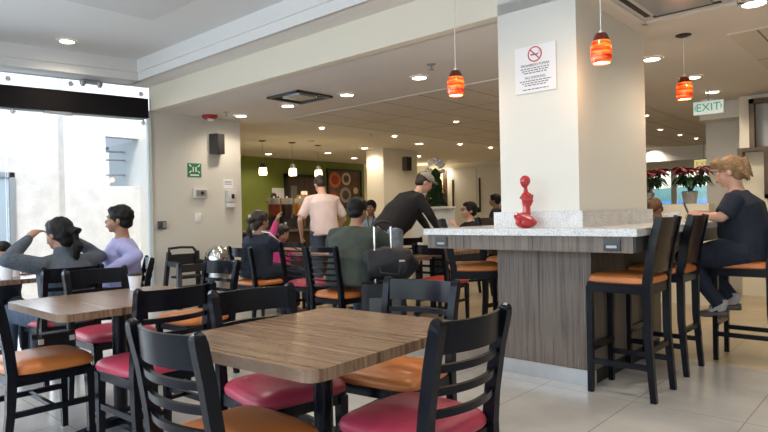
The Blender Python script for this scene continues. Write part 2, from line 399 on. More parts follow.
struct('ceiling_access_panel', pg, mat('panel_grey', (.60, .60, .59), .9))
# walls
struct('wall_speaker', G().bb(XF, 5.46, YW, YW+.12, 0, ZC), M['wallwhite'])
struct('wall_inner', G().bb(5.34, 5.46, YW+.12, 12.3, 0, ZC), M['wallwhite'])
struct('wall_green', G().bb(5.46, 12.8, 12.3, 12.45, 0, ZC), M['green'])
struct('wall_rear', G().bb(12.8, 17.2, 12.3, 12.45, 0, ZC), M['cream'])
struct('wall_far', G().bb(15, 15.15, 7.2, 12.3, 0, ZC), M['cream'])
wg = G().bb(17, 17.15, -3, 7.3, 0, 1.31); wg.bb(17, 17.15, -3, 7.3, 2.19, ZC); wg.bb(17, 17.15, 5.5, 7.3, 1.31, 2.19); wg.bb(17, 17.15, -3, 3.9, 1.31, 2.19); wg.bb(17, 17.15, 4.90, 5.02, 1.31, 2.19); wg.bb(15.0, 17.1, 7.1, 7.25, 0, ZC)
struct('wall_window_side', wg, M['cream'])
struct('window_1', G().bb(17.05, 17.07, 3.9, 5.5, 1.31, 2.19), M['glass'])
struct('trim_5', G().bb(15.6, 15.9, -1, 7.1, 2.36, 2.69), M['mould'])
struct('wall_right', G().bb(9.3, 9.5, -3, 1.86, 0, ZC), M['cream'])
struct('wall_right_return', G().bb(9.9, 10.1, 1.5, 2.42, 0, 2.52), M['wallwhite'])
struct('wall_right_head', G().bb(9.5, 10.1, 1.2, 2.40, 2.45, ZC), M['ceil'])
struct('wall_south', G().bb(-3, 17.2, -3.15, -3, 0, ZU+.2), M['cream'])
wg = G().bb(-3.1, -3, -3, 9.1, 0, .35); wg.bb(-3.1, -3, -3, 9.1, 2.9, ZU+.2)
for y in (-3, -.1, 2.8, 5.7, 8.6): wg.bb(-3.1, -3, y, y+.12, .35, 2.9)
struct('wall_west', wg, M['cream'])
struct('window_2', G().bb(-3.06, -3.04, -3, 9.1, .35, 2.9), M['glass'])
# the pillar, with a wrap of granite standing on the counter
struct('wall_pillar', G().bb(4.0, 5.36, 1.78, 2.40, 0, ZU), M['pillar'])
struct('wall_pillar_rear', G().bb(10, 11.2, 9.0, 9.52, 0, ZC), M['cream'])

# outdoors
struct('ground_outside', G().bb(-14, 5.33, 7.0, 16, -.14, -.02), M['ground'])
og = G().bb(-12, 4.01, 11.25, 11.5, -.02, 5.0); struct('wall_outside_left', og, M['concrete'])
og = G().bb(4.01, 4.72, 11.0, 11.25, -.02, 5.0); og.bb(5.42, 5.9, 11.0, 11.25, -.02, 5.0); og.bb(4.72, 5.42, 11.0, 11.25, -.02, 1.82); og.bb(4.72, 5.42, 11.0, 11.25, 2.72, 5.0)
struct('wall_outside', og, M['concrete'])
struct('roof_outside', G().bb(-12, 2.6, 10.35, 11.24, 3.0, 3.3), M['concrete2'])
rg = G()
for z in (2.05, 2.34, 2.50): rg.beam((4.6, 11.6, z), (5.6, 11.6, z+.02), .03, .03)
struct('trim_6', rg, M['alu'])
struct('wall_outside_distant', G().bb(5, 26, 34, 34.5, 0, 14), M['concrete'])
dg_ = G().bb(3.22, 3.30, 11.17, 11.26, 0, 2.02); dg_.bb(1.4, 3.3, 11.17, 11.26, 1.94, 2.02); dg_.bb(2.55, 2.62, 11.17, 11.26, 0, 1.94)
struct('door_1', dg_, M['alu'])
struct('window_3', G().bb(1.4, 3.22, 11.2, 11.24, 0, 1.94), mat('blue_glazing', (.42, .52, .60), .1, .3))

# glass front: panes, black header beam, patch fittings
def facade_box(g, s0, s1, z0, z1, th, off=0):
    a, b, c, d = fpt(s0, off-th/2), fpt(s1, off-th/2), fpt(s1, off+th/2), fpt(s0, off+th/2)
    g.slab([a, b, c, d], z0, z1); return g
struct('window_4', facade_box(G(), .03, 1.68, .01, 2.56, .012, .03), M['glass'])
struct('window_5', facade_box(G(), 1.70, 3.6, .01, 2.56, .012, .03), M['glass'])
struct('window_6', facade_box(G(), 3.62, 6.9, .01, 2.56, .012, .03), M['glass'])
struct('window_7', facade_box(G(), .03, 6.9, 2.86, ZS, .012, .03), M['glass'])
hb = facade_box(G(), .03, 7.0, 2.58, 2.845, .10, .0); header = struct('trim_header_beam', hb, mat('black_header', (.006, .005, .006), .5, spec=.15))
ug = facade_box(G(), .07, 6.9, 2.555, 2.58, .03, .02); struct('trim_7', ug, M['seal'])
struct('trim_8', facade_box(G(), -.005, .035, 0, 2.58, .06, .0), M['seal'])
ug = facade_box(G(), .97, 1.29, 2.535, 2.575, .07, -.02); tag(ug.part('door_closer', M['alu']), 'grey overhead closer housing under the black header beam', 'door closer')
for i, (s, z) in enumerate(((1.62, 2.53), (.1, 2.51), (1.66, 2.92), (.12, 2.90), (.98, 2.94))):
    x, y = fpt(s, -.03); g = G().lathe([(.022, -.03), (.022, .03)], (x, y, z), 12); g.box((x, y, z), (.07, .02, .02))
    tag(g.part('patch_fitting', M['chrome']), ['steel glass clamp hanging under the header, left of the closer', 'steel glass clamp under the right end of the header', 'steel glass clamp above the header beam, far left one', 'steel glass clamp above the right end of the header beam', 'steel glass clamp above the header beam, near the floodlight'][i], 'glass clamp')
x, y = fpt(.47, -.05); g = G().tube([(x, y, 1.0), (x, y, 1.32)], .014); g.tube([(x, y, 1.05), fpt(.47, .02)+(1.05,)], .009); g.tube([(x, y, 1.27), fpt(.47, .02)+(1.27,)], .009)
tag(g.part('door_pull', M['chrome']), 'vertical steel pull handle on the glass door', 'door handle')
# twin floodlight above the header
x, y = fpt(.75, .0)
fl = thing('emergency_light', 'grey twin-headed emergency light above the black header beam', 'emergency light', (x, y, 2.95), -fa)
G().box((0, -.06, .03), (.22, .06, .05), bev=.01).part('housing', M['alu'], fl)
for sx in (-.1, .1): G().lathe([(.02, -.03), (.035, .0), (.04, .03)], (sx, -.08, -.0), 12).part('lamp_head', M['alu'], fl)

# shelf-like niches on the right wall
nf = thing('wall_niche_frame', 'dark walnut box frame fixed on the right cream wall', 'wall shelf', (9.3, 0, 0))
g = G().bb(-.14, 0, 1.66, 1.72, 1.98, 2.62); g.bb(-.14, 0, .6, 1.72, 2.56, 2.62); g.bb(-.14, 0, .6, 1.86, 1.93, 1.98); g.bb(-.14, 0, .6, .66, 1.98, 2.56)
g.part('upper_frame', M['framewood'], nf)
g = G().bb(-.14, 0, 1.50, 1.56, 1.3, 1.93); g.bb(-.14, 0, .6, 1.56, 1.3, 1.36); g.bb(-.14, 0, 1.80, 1.86, 1.75, 1.93)
g.part('lower_frame', M['framewood'], nf)
G().bb(-.02, -.002, .66, 1.66, 1.98, 2.56).part('back_panel', mat('niche_grey', (.42, .43, .43), .7), nf)

# ------------------------------------------------------------------ ceiling fittings
def downlight(x, y, z, label, group, r=.085, power=None, small=False):
    t = thing('ceiling_light', label, 'ceiling light', (x, y, z), 0, group)
    if not hasattr(downlight, 'm'):
        a = G(); a.lathe([(.075, -.001), (.078, -.012), (.105, -.010), (.110, -.001)], (0, 0, 0), 28, caps=False); me1 = a.mesh('trim_ring', M['lamptrim'])
        b = G(); b.lathe([(.0765, -.0015), (.076, -.006), (.04, -.010), (.0, -.011)][::-1], (0, 0, 0), 24); me2 = b.mesh('diffuser', M['lamp'])
        downlight.m = (me1, me2)
    for nm, me in (('trim_ring', downlight.m[0]), ('diffuser', downlight.m[1])):
        o = D.objects.new(nm, me); COL.objects.link(o); o.parent = t
        if small: o.scale = (.5, .5, 1)
    if power:
        add_light('lamp_beam', 'SPOT', (0, 0, -.03), power, (1, .85, .67), .07, parent=t, spot=150)
    return t
GL = 'recessed downlights in the lower ceiling'
for x, y, lb in (
    (5.16, 7.43, 'round recessed downlight right of the red fire alarm'),
    (5.16, 6.35, 'round recessed downlight just below the square air diffuser'),
    (5.23, 5.29, 'round recessed downlight right of the square air diffuser'),
    (5.16, 4.09, 'round recessed downlight left of the leftmost red pendant'),
    (6.24, 2.00, 'round recessed downlight touching the right edge of the white pillar'),
    (7.47, 1.95, 'round recessed downlight directly behind the rightmost red pendant'),
    (8.61, 2.02, 'round recessed downlight above the exit sign'),
    (5.10, .91, 'large round recessed downlight in the top right corner'),
    (8.76, 11.54, 'round recessed downlight before the green wall, above the left small pendant'),
    (9.73, 10.52, 'round recessed downlight before the green wall, above the right small pendant'),
    (9.70, 9.29, 'round recessed downlight beside the top of the rear cream pillar'),
    (11.18, 11.09, 'round recessed downlight above the framed cup picture'),
    (10.02, 7.98, 'round recessed downlight right of the rear cream pillar'),
    (15.0-.3, 10.9, 'faint round downlight above the far yellow opening')):
    downlight(x, y, ZC-.008 if x > 5.87 and (2.98 < y < 7.2 or y < 1.25) else ZC-.001, lb, GL, power=SPOT_W)
for x, y, lb in (
    (6.88, 7.58, 'tiny bright ceiling spot left, beyond the panelled field'),
    (8.68, 7.51, 'tiny bright ceiling spot above the rear pillar'),
    (10.81, 7.48, 'tiny bright ceiling spot above the white far doors, left one'),
    (11.98, 7.44, 'tiny bright ceiling spot above the white far doors, right one'),
    (8.05, 5.64, 'tiny bright ceiling spot below the leftmost red pendant'),
    (12.19, 9.72, 'tiny bright ceiling spot above the christmas tree'),
    (9.91, 3.28, 'tiny bright ceiling spot at the right edge of the white pillar'),
    (11.87, 3.67, 'tiny ceiling spot in the dark ceiling, left of three'),
    (13.07, 3.67, 'tiny ceiling spot in the dark ceiling, middle of three'),
    (14.05, 3.62, 'tiny ceiling spot in the dark ceiling, right of three')):
    downlight(x, y, ZC-.008, lb, 'small ceiling spots', small=True)
for x, y in ((7.2, 4.2), (9.0, 5.0), (11, 5.5), (8, 8.6), (12.5, 8.2), (13, 3.0), (7.3, 10.6), (7, -.2), (15.5, 5)):
    add_light('rear_hall_lamp', 'SPOT', (x, y, ZC-.06), SPOT_W*1.1, (1, .85, .67), .1, spot=155)
downlight(2.72, 7.30, ZU-.002, 'round recessed downlight in the upper tray ceiling', 'tray lights', power=34)
for x, y in ((2.72, 4.3), (2.72, 1.6), (1.0, 2.9), (.9, .6), (2.6, -.9), (.6, 5.3)):   # the tray's other lamps, above the frame
    add_light('tray_lamp', 'SPOT', (x, y, ZU-.05), 46, (1, .86, .70), .08, spot=140)

def vent(name, label, pts, z, sink):
    t = thing(name, label, 'air vent', (0, 0, 0))
    x0, x1, y0, y1 = pts
    g = G()
    for a, b, c, d in ((x0, x1, y0, y0+.04), (x0, x1, y1-.04, y1), (x0, x0+.04, y0, y1), (x1-.04, x1, y0, y1)): g.bb(a, b, c, d, z-.025, z)
    g.part('frame', M['lamptrim'] if sink else M['charcoal'], t)
    G().bb(x0+.04, x1-.04, y0+.04, y1-.04, z-.008, z-.002).part('face_plate', M['chrome'] if not sink else mat('vent_grey', (.60, .60, .60), .5), t)
    g = G()
    if sink:
        g.bb(x0+.18, x1-.18, y0+.16, y1-.16, z-.030, z-.009, .006)
        for a in ((x0+.09, x0+.14, y0+.12, y1-.12), (x1-.14, x1-.09, y0+.12, y1-.12), (x0+.15, x1-.15, y0+.07, y0+.11), (x0+.15, x1-.15, y1-.11, y1-.07)): G().bb(*a, z-.012, z-.0085).part('air_slot', M['blackflat'], t)
    else: g.bb(x0+.14, x1-.14, y0+.14, y1-.14, z-.022, z-.009)
    g.part('louvre', M['alu'], t)
vent('air_diffuser', 'square steel air diffuser in the ceiling behind the fascia', (4.60, 5.16, 5.47, 6.07), ZC, False)
vent('air_conditioner', 'large ceiling cassette air conditioner right of the pillar', (4.12, 4.98, .95, 1.66), ZC, True)
for x, y, lb in ((4.83, 7.31, 'small ceiling sprinkler between fire alarm and downlight'), (4.80, 3.65, 'small ceiling sprinkler left of the leftmost red pendant'), (8.1, 7.56, 'small ceiling sprinkler beyond the panelled field')):
    g = G().lathe([(.045, 0), (.045, -.006), (.012, -.01), (.01, -.05), (.028, -.054), (.028, -.058)], (x, y, ZC-.001), 14)
    tag(g.part('sprinkler', M['alu']), lb, 'sprinkler', 'ceiling sprinklers')
tag(G().lathe([(.07, 0), (.07, -.02), (.05, -.045), (.0, -.05)], (7.88, 9.01, ZC-.001), 16).part('smoke_detector', M['white']), 'round white smoke detector near the small pendants', 'smoke detector')
tag(G().lathe([(.11, .0), (.11, .03), (.08, .055), (.0, .06)], (3.93, 2.12, 2.76), 20).part('dome_detector', M['white']), 'white round detector on the pillar top above the no smoking sign', 'detector')
fal = thing('fire_alarm', 'red ceiling fire alarm above the wall speaker', 'fire alarm', (4.81, 7.70, ZC))
G().lathe([(.11, 0), (.11, -.03), (.085, -.05), (0, -.055)], n=20).part('base', M['fire'], fal)
G().box((0, -.02, -.065), (.09, .05, .04), bev=.01).part('strobe', M['white'], fal)

# ------------------------------------------------------------------ pendants
def pendant(x, y, zb, ztop, label):
    t = thing('pendant_lamp', label, 'pendant lamp', (x, y, zb), 0, 'red glass pendants over the bar')
    g = G().lathe([(.057, .142), (.066, .11), (.0685, .075), (.065, .03), (.054, .0), (.049, .0), (.059, .03), (.063, .075), (.060, .11), (.052, .142)], n=28, caps=False)
    g.part('glass_shade', M['artglass'], t)
    G().lathe([(.0, .195), (.034, .193), (.043, .178), (.057, .143), (.052, .143), (.036, .178), (0, .185)], n=28, caps=False).part('glass_neck', M['darkglass'], t)
    G().lathe([(.0, .215), (.010, .214), (.012, .194), (0, .193)], n=14, caps=False).part('cap', M['white'], t)
    G().lathe([(.0, .008), (.054, .008), (.054, .010), (0, .012)], n=20, caps=False).part('bulb', M['mouthglow'], t)
    G().tube([(0, 0, .205), (0, 0, ztop-zb-.01)], .0035, 6).part('cord', M['white'], t)
    G().lathe([(.0, -.02), (.02, -.022), (.065, -.006), (.065, 0)], (0, 0, ztop-zb), 24).part('ceiling_rose', mat('bronze', (.06, .05, .045), .3, .8), t)
    add_light('pendant_glow', 'POINT', (0, 0, -.05), 3.0, (1, .55, .28), .05, parent=t)
pendant(3.86, 2.70, 2.11, ZS, 'red orange glass pendant, leftmost of the three over the bar')
pendant(3.86, 1.55, 2.15, ZS, 'red orange glass pendant hanging in front of the white pillar')
pendant(5.60, 1.53, 2.135, ZC, 'red orange glass pendant with dark ceiling rose, rightmost over the bar')
for i, (x, y, z) in enumerate(((7.16, 9.62, 2.02), (7.80, 9.49, 2.02), (8.52, 9.52, 2.02))):
    t = thing('small_pendant', ['small pale glass pendant before the green wall, leftmost with dark top', 'small pale glass pendant before the green wall, middle one', 'small pale glass pendant before the green wall, rightmost near the picture'][i], 'pendant lamp', (x, y, z), 0, 'small pendants over the drinks counter')
    G().lathe([(.0, 0), (.075, 0), (.08, .04), (.072, .14), (.0, .145)], n=20).part('glass_shade', M['bulbglow'], t)
    G().lathe([(.06, .14), (.05, .22), (.015, .24), (0, .24)], n=16).part('cap', M['alu'] if i else M['blackflat'], t)
    G().tube([(0, 0, .24), (0, 0, ZC-z)], .004, 6).part('cord', M['alu'], t)
    G().lathe([(.0, -.02), (.07, -.01), (.07, 0)], (0, 0, ZC-z-.001), 16).part('ceiling_rose', M['blackflat'], t)
    add_light('pendant_glow', 'POINT', (0, 0, -.08), 4.0, (1, .75, .42), .06, parent=t)

# ------------------------------------------------------------------ bar
bar = thing('bar_counter', 'wood-clad bar counter with granite top around the white pillar', 'bar counter', (4.6, 2.05, 0))
ox, oy = 4.6, 2.05
def bl(g, x0, x1, y0, y1, z0, z1, bev=0): return g.bb(x0-ox, x1-ox, y0-oy, y1-oy, z0, z1, bev)
g = G(); bl(g, 3.955, 3.995, 1.69, 2.415, .105, .93); bl(g, 3.995, 5.38, 1.69, 1.775, .105, .93); bl(g, 3.995, 5.38, 2.405, 2.415, .105, .93); bl(g, 5.365, 5.38, 1.69, 2.415, .105, .93)
g.part('pedestal', M['barwood'], bar)
g = G(); bl(g, 3.945, 3.995, 1.68, 2.425, 0, .105); g.part('kick_plate', M['steel'], bar)
g = G(); bl(g, 3.995, 5.37, 1.70, 1.775, 0, .105); bl(g, 3.995, 5.37, 2.405, 2.412, 0, .105); g.part('plinth', M['blackflat'], bar)
g = G()
for a in ((3.685, 3.705, 1.31, 2.87), (5.93, 5.95, 1.31, 2.87), (3.705, 5.93, 1.31, 1.33), (3.705, 5.93, 2.85, 2.87)): bl(g, *a, .932, 1.034)
for a in ((3.705, 3.995, 1.33, 2.85), (5.365, 5.93, 1.33, 2.85), (3.995, 5.365, 1.33, 1.775), (3.995, 5.365, 2.405, 2.85)): bl(g, *a, .99, 1.034)
g.part('apron', M['barwood'], bar)
g = G()
for a in ((3.665, 3.995, 1.28, 2.895), (5.365, 5.97, 1.28, 2.895), (3.995, 5.365, 1.28, 1.775), (3.995, 5.365, 2.405, 2.895)): bl(g, *a, 1.0345, 1.081)
g.part('granite_top', M['granite'], bar)
g = G(); bl(g, 3.955, 3.995, 1.74, 2.44, 1.081, 1.197); bl(g, 3.995, 5.38, 1.74, 1.775, 1.081, 1.197); bl(g, 3.995, 5.38, 2.405, 2.44, 1.081, 1.197)
g.part('granite_upstand', M['granite'], bar)
for yc in (2.735, 1.435):
    b = G(); bl(b, 3.672, 3.685, yc-.052, yc+.052, .945, 1.018, .003); o = b.part('outlet_plate', M['charcoal'], bar)
    b = G(); bl(b, 3.668, 3.672, yc-.032, yc+.032, .962, .978); b.part('outlet_slot', M['alu'], o)
b = G(); bl(b, 3.70, 3.95, 1.300, 1.310, .94, 1.03); b.part('end_outlet_box', M['charcoal'], bar)

# red figurine
fg = thing('figurine', 'glossy red kneeling faceless figurine on the granite bar top', 'figurine', (3.84, 2.11, 1.081), R(48-90))
g = G()   # folded legs make a wide slanted base, slim torso, oval faceless head
g.ell((.005, 0, .038), (.080, .050, .040)); g.ell((-.045, .0, .078), (.042, .040, .032), (0, R(25), 0)); g.tube([(-.070, -.010, .088), (-.055, -.014, .045), (-.035, -.012, .020)], [.024, .030, .024], 12); g.tube([(-.055, -.02, .090), (.02, -.026, .060), (.062, -.018, .030)], [.026, .032, .026], 12)
g.tube([(.006, 0, .05), (.008, 0, .11), (.009, 0, .15), (.010, 0, .19), (.012, 0, .228), (.006, 0, .252), (.004, 0, .29)], [.044, .031, .029, .034, .044, .019, .013], 16, flat=.72, hint=(0, 1, 0))
g.tube([(.020, 0, .235), (.050, -.004, .222), (.046, -.004, .195), (.034, -.004, .16)], [.022, .016, .014, .010], 10); g.tube([(-.008, 0, .234), (-.032, -.006, .216), (-.004, -.026, .200), (.03, -.028, .205)], [.020, .014, .011, .009], 10)
g.ell((.003, 0, .335), (.039, .032, .040)); g.ell((.0, 0, .318), (.030, .028, .034))
voxel(g, 'figure_body', M['redgloss'], fg, .0035, 5)

# no smoking sign on the pillar face (x = 4.0, faces -X); image left = +Y
sg = thing('no_smoking_sign', 'white no smoking notice with red circle on the white pillar', 'sign', (3.997, 2.09, 2.235), R(-90))
# local: x = -Y world (image right), y = +X world, front faces local -y
G().bb(-.162, .162, -.008, -.0, -.17, .17).part('sign_board', M['paper'], sg)
g = G()
for k in range(28):
    a, b = 2*PI*k/28, 2*PI*(k+1)/28
    g.beam((.0+.052*math.cos(a), -.0095, .105+.052*math.sin(a)), (.0+.052*math.cos(b), -.0095, .105+.052*math.sin(b)), .008, .002)
g.beam((-.036, -.010, .141), (.036, -.010, .069), .008, .002); g.part('prohibition_ring', M['signred'], sg)
g = G().bb(-.034, .026, -.0095, -.0085, .098, .108); g.tube([(.03, -.009, .108), (.036, -.009, .12), (.03, -.009, .132)], .002, 6); g.part('cigarette_symbol', M['ink'], sg)
text_mesh('heading', 'PROHIBIDO FUMAR', .026, M['ink'], (0, -.0095, .028), (R(90), 0, 0), sg, .0005)
text_mesh('heading', 'NO SMOKING', .026, M['ink'], (0, -.0095, -.062), (R(90), 0, 0), sg, .0005)
for rows in (((.006, .23), (-.010, .21), (-.026, .18)), ((-.084, .25), (-.100, .21), (-.116, .17)), ((-.146, .20),)):
    g = G()
    for z, w in rows:
        x = -w/2
        while x < w/2:
            l = random.uniform(.012, .034); g.bb(x, min(x+l, w/2), -.0095, -.0083, z-.0035, z+.0035); x += l+.007
    g.part('small_print', M['ink'], sg)

# ------------------------------------------------------------------ things on the speaker wall (y = 7.9, faces -Y)
def wallthing(name, label, cat, x, z): return thing(name, label, cat, (x, YW, z))
t = wallthing('wall_speaker_box', 'black wedge loudspeaker high on the pale wall', 'loudspeaker', 5.01, 2.30)
t.name = 'loudspeaker'
g = G().slab([(-.095, -.001), (.095, -.001), (.085, -.13), (-.045, -.15)], -.15, .15); g.part('cabinet', mat('speaker_dark', (.05, .045, .045), .55), t)
G().slab([(-.040, -.1505), (.078, -.133), (.078, -.137), (-.040, -.1545)], -.135, .135).part('grille', M['blackflat'], t)
t = wallthing('assembly_point_sign', 'green square safety sign with white figures on the pale wall', 'sign', 4.66, 1.90)
G().bb(-.11, .11, -.006, 0, -.10, .10).part('sign_plate', M['signgreen'], t)
for sx in (-.022, .022):
    g = G().tube([(sx, -.0065, .038), (sx, -.009, .038)], .011, 10); g.bb(sx-.009, sx+.009, -.008, -.0065, -.025, .030); g.part('white_figure', M['white'], t)
for sx in (-1, 1):
    for sz in (-1, 1): G().beam((sx*.085, -.0075, .02+sz*.06), (sx*.052, -.0075, .02+sz*.030), .016, .002).part('white_arrow', M['white'], t)
G().bb(-.07, .07, -.008, -.0065, -.082, -.062).part('white_caption', M['white'], t)
t = wallthing('thermostat', 'small pale box with round dark sensor on the wall below the green sign', 'thermostat', 4.74, 1.565)
G().bb(-.11, .11, -.05, 0, -.07, .07, bev=.008).part('case', M['wallwhite'], t); G().tube([(0.01, -.05, 0), (.01, -.062, 0)], .026, 16).part('sensor', M['blackflat'], t); G().bb(-.085, .075, -.056, -.050, -.045, .045).part('face', M['alu'], t)
t = wallthing('wall_notice', 'small white paper notice above the soap dispenser', 'notice', 5.225, 1.72)
G().bb(-.085, .085, -.003, 0, -.07, .07).part('sheet', M['paper'], t); g = G()
for z in (.03, .01, -.012): g.bb(-.06, .06, -.0045, -.003, z-.004, z+.004)
g.part('print', M['ink'], t)
t = wallthing('soap_dispenser', 'grey and white hand sanitizer dispenser on the pale wall', 'dispenser', 5.235, 1.485)
G().bb(-.075, .075, -.10, 0, -.06, .13, bev=.02).part('cover', mat('dispenser_grey', (.55, .56, .57), .3), t); G().bb(-.06, .06, -.08, 0, -.13, -.06, bev=.012).part('base', M['white'], t); G().bb(-.02, .03, -.104, -.098, 0, .07).part('window', M['blackflat'], t)
t = wallthing('light_switch', 'white light switch plate low on the pale wall', 'switch', 4.70, 1.21)
G().bb(-.05, .05, -.01, 0, -.07, .07, bev=.003).part('plate', M['white'], t); G().bb(-.018, .018, -.016, -.01, -.035, .035).part('rocker', M['white'], t)
t = wallthing('wall_lock_box', 'small black box on the pale wall near the glass front', 'lock box', 4.13, 1.115)
G().bb(-.055, .055, -.05, 0, -.055, .055, bev=.006).part('case', M['charcoal'], t); G().bb(-.0, .045, -.053, -.05, -.04, .04).part('plate', M['alu'], t)

# exit sign
ex = thing('exit_sign', 'white exit sign with green letters hanging from the ceiling', 'sign', (8.20, 1.97, 2.435), R(-90)); ex.scale = (.84,)*3
G().bb(-.20, .20, -.02, .02, -.10, .09, bev=.004).part('panel', M['exitface'], ex)
text_mesh('letters', 'EXIT', .16, M['exitgreen'], (0, -.022, -.005), (R(90), 0, 0), ex, .001)
g = G()
for s in (-1, 1): g.beam((s*.16, -.022, .03), (s*.18, -.022, 0), .010, .002); g.beam((s*.18, -.022, 0), (s*.16, -.022, -.03), .010, .002)
g.part('chevrons', M['exitgreen'], ex)
G().tube([(0, 0, .09), (0, 0, .28)], .008, 8).part('stem', M['alu'], ex)
eo = thing('emergency_lamp', 'white oval emergency lamp on the ceiling above the exit sign', 'emergency lamp', (9.22, 2.20, ZC-.001)); eo.scale = (.75, .75, .75)
G().lathe([(0, -.09), (.10, -.085), (.15, -.04), (.15, 0), (0, 0)], n=24).part('housing', M['white'], eo)
e2 = thing('exit_sign', 'small pale yellow exit sign far away near the windows', 'sign', (14.6, 3.62, 2.16), R(-90))
G().bb(-.19, .19, -.02, .02, -.10, .10).part('panel', mat('faded_exit_panel', (.8, .72, .35), .5, emit=(.9, .75, .3), es=.5), e2)
text_mesh('letters', 'EXIT', .15, M['c_cream'], (0, -.022, 0), (R(90), 0, 0), e2, .001)
G().tube([(0, 0, .10), (0, 0, .52)], .008, 8).part('stem', M['alu'], e2)

# ------------------------------------------------------------------ tables and chairs
def make_table(name, label, w=.92, d=.82, base=True, group='square laminate tables'):
    t = thing(name, label, 'table', (0, 0, 0), 0, group)
    G().slab(rrect(w, d, .055), .712, .750, bev=.004).part('tabletop', M['table'], t)
    G().lathe([(.038, .02), (.038, .695), (.0, .70)][:2], n=20).part('column', M['black'], t)
    g = G().bb(-.20, .20, -.03, .03, .695, .711); g.bb(-.03, .03, -.20, .20, .695, .711); g.part('support_plate', M['blackflat'], t)
    g = G()
    for k in range(4):
        c, s = math.cos(k*PI/2), math.sin(k*PI/2)
        g.bars([(c*.03, s*.03, .045), (c*.16, s*.16, .035), (c*.29, s*.29, .018)], [.07, .055, .045], [.04, .03, .02], hint=(0, 0, 1))
        g.lathe([(.028, 0), (.026, .02)], (c*.285, s*.285, 0), 12)
    g.part('foot_cross', M['black'], t)
    return t
def chair_meshes(kind):
    P = {}
    nsl = 3 if kind == 'std' else 7
    H = .87 if kind == 'std' else .92
    def post(s):
        g = G(); x = s*.195
        g.bars([(x, -.235, .0), (x, -.205, .25), (x, -.195, .44), (x, -.205, .55), (x, -.232, .72), (x*1.02, -.258, H-.035), (x*1.02, -.263, H-.014), (x*1.01, -.266, H-.004), (x, -.267, H)], [.034, .036, .038, .036, .036, .037, .035, .027, .014], [.034, .040, .048, .046, .046, .044, .038, .028, .014], hint=(1, 0, 0) if False else (0, 1, 0))
        return g
    P['rear'] = [post(-1).mesh('leg', M['black'], False), post(1).mesh('leg', M['black'], False)]
    def fr(s):
        g = G(); x = s*.190
        g.bars([(x, .185, 0), (x, .182, .25), (x, .178, .41)], [.030, .036, .042], [.030, .036, .042]); return g
    P['front'] = [fr(-1).mesh('leg', M['black'], False), fr(1).mesh('leg', M['black'], False)]
    def slat(z, h, yb, bow=.045, t=.014):
        g = G(); n = 12; rings = []
        for k in range(n+1):
            u = -1+2*k/n; x = u*.180; y = yb - bow*(1-u*u)
            lean = .10*h
            rings.append([(x, y+t/2+lean/2, z-h/2), (x, y-t/2+lean/2, z-h/2), (x, y-t/2-lean/2, z+h/2), (x, y+t/2-lean/2, z+h/2)])
        return g.ring_loft(rings)
    if kind == 'std':
        P['top'] = slat(.805, .105, -.247).mesh('top_rail', M['black'])
        P['slats'] = [slat(z, .026, y, .042, .018).mesh('slat', M['black']) for z, y in ((.705, -.232), (.630, -.220), (.555, -.210))]
    else:
        P['top'] = slat(.885, .05, -.258, .03).mesh('top_rail', M['black'])
        P['slats'] = [slat(.82-.056*k, .018, -.245+.008*k, .028, .014).mesh('slat', M['black']) for k in range(6)]
    g = G()
    g.bb(-.19, .19, .165, .190, .375, .425); g.bb(-.18, .18, -.205, -.18, .375, .425); g.bb(-.205, -.18, -.19, .18, .375, .425); g.bb(.18, .205, -.19, .18, .375, .425)
    P['frame'] = g.mesh('seat_frame', M['black'], False)
    P['str'] = [G().bb(s*.193-.010, s*.193+.010, -.20, .18, .22, .25).mesh('stretcher', M['black'], False) for s in (-1, 1)] + [G().bb(-.185, .185, -.01, .012, .225, .245).mesh('stretcher', M['black'], False)]
    def seat(m):
        g = G(); n = 32
        def ring(sc, z, dy=0):
            out = []
            for k in range(n):
                a = 2*PI*k/n; c, s = math.cos(a), math.sin(a)
                ex_ = .42
                x = (abs(c)**ex_)*(1 if c > 0 else -1)*.222*sc; y = (abs(s)**ex_)*(1 if s > 0 else -1)*.215*sc
                x *= 1+.05*(y/.215)
                out.append((x, y+.005+dy, z))
            return out
        g.ring_loft([ring(.93, .424), ring(1.0, .432), ring(1.015, .446), ring(.985, .464), ring(.90, .478), ring(.72, .488), ring(.45, .493), ring(.15, .494)])
        return g.mesh('seat', m)
    P['seat'] = {k: seat(M[k]) for k in ('orange', 'pink', 'red')}
    return P
CM = {'std': chair_meshes('std'), 'ladder': chair_meshes('ladder')}
def chair(x, y, face, col, label, group, kind='std'):
    """face: heading the sitter looks, degrees from +X"""
    t = thing('dining_chair', label, 'chair', (x, y, 0), R(face-90), group)
    P = CM[kind]
    def a(nm, me): o = D.objects.new(nm, me); COL.objects.link(o); o.parent = t
    a('seat', P['seat'][col]); a('seat_frame', P['frame']); a('top_rail', P['top'])
    for me in P['rear']+P['front']: a('leg', me)
    for me in P['slats']: a('slat', me)
    for me in P['str']: a('stretcher', me)
    return t
def table(x, y, rz, label, w=.92, d=.82):
    key = (w, d)
    if not hasattr(table, 'p'): table.p = {}
    if key not in table.p:
        t = make_table('dining_table', label, w, d); table.p[key] = t; t.location = (x, y, 0); t.rotation_euler = (0, 0, rz); return t
    return dup(table.p[key], (x, y, 0), rz, label)

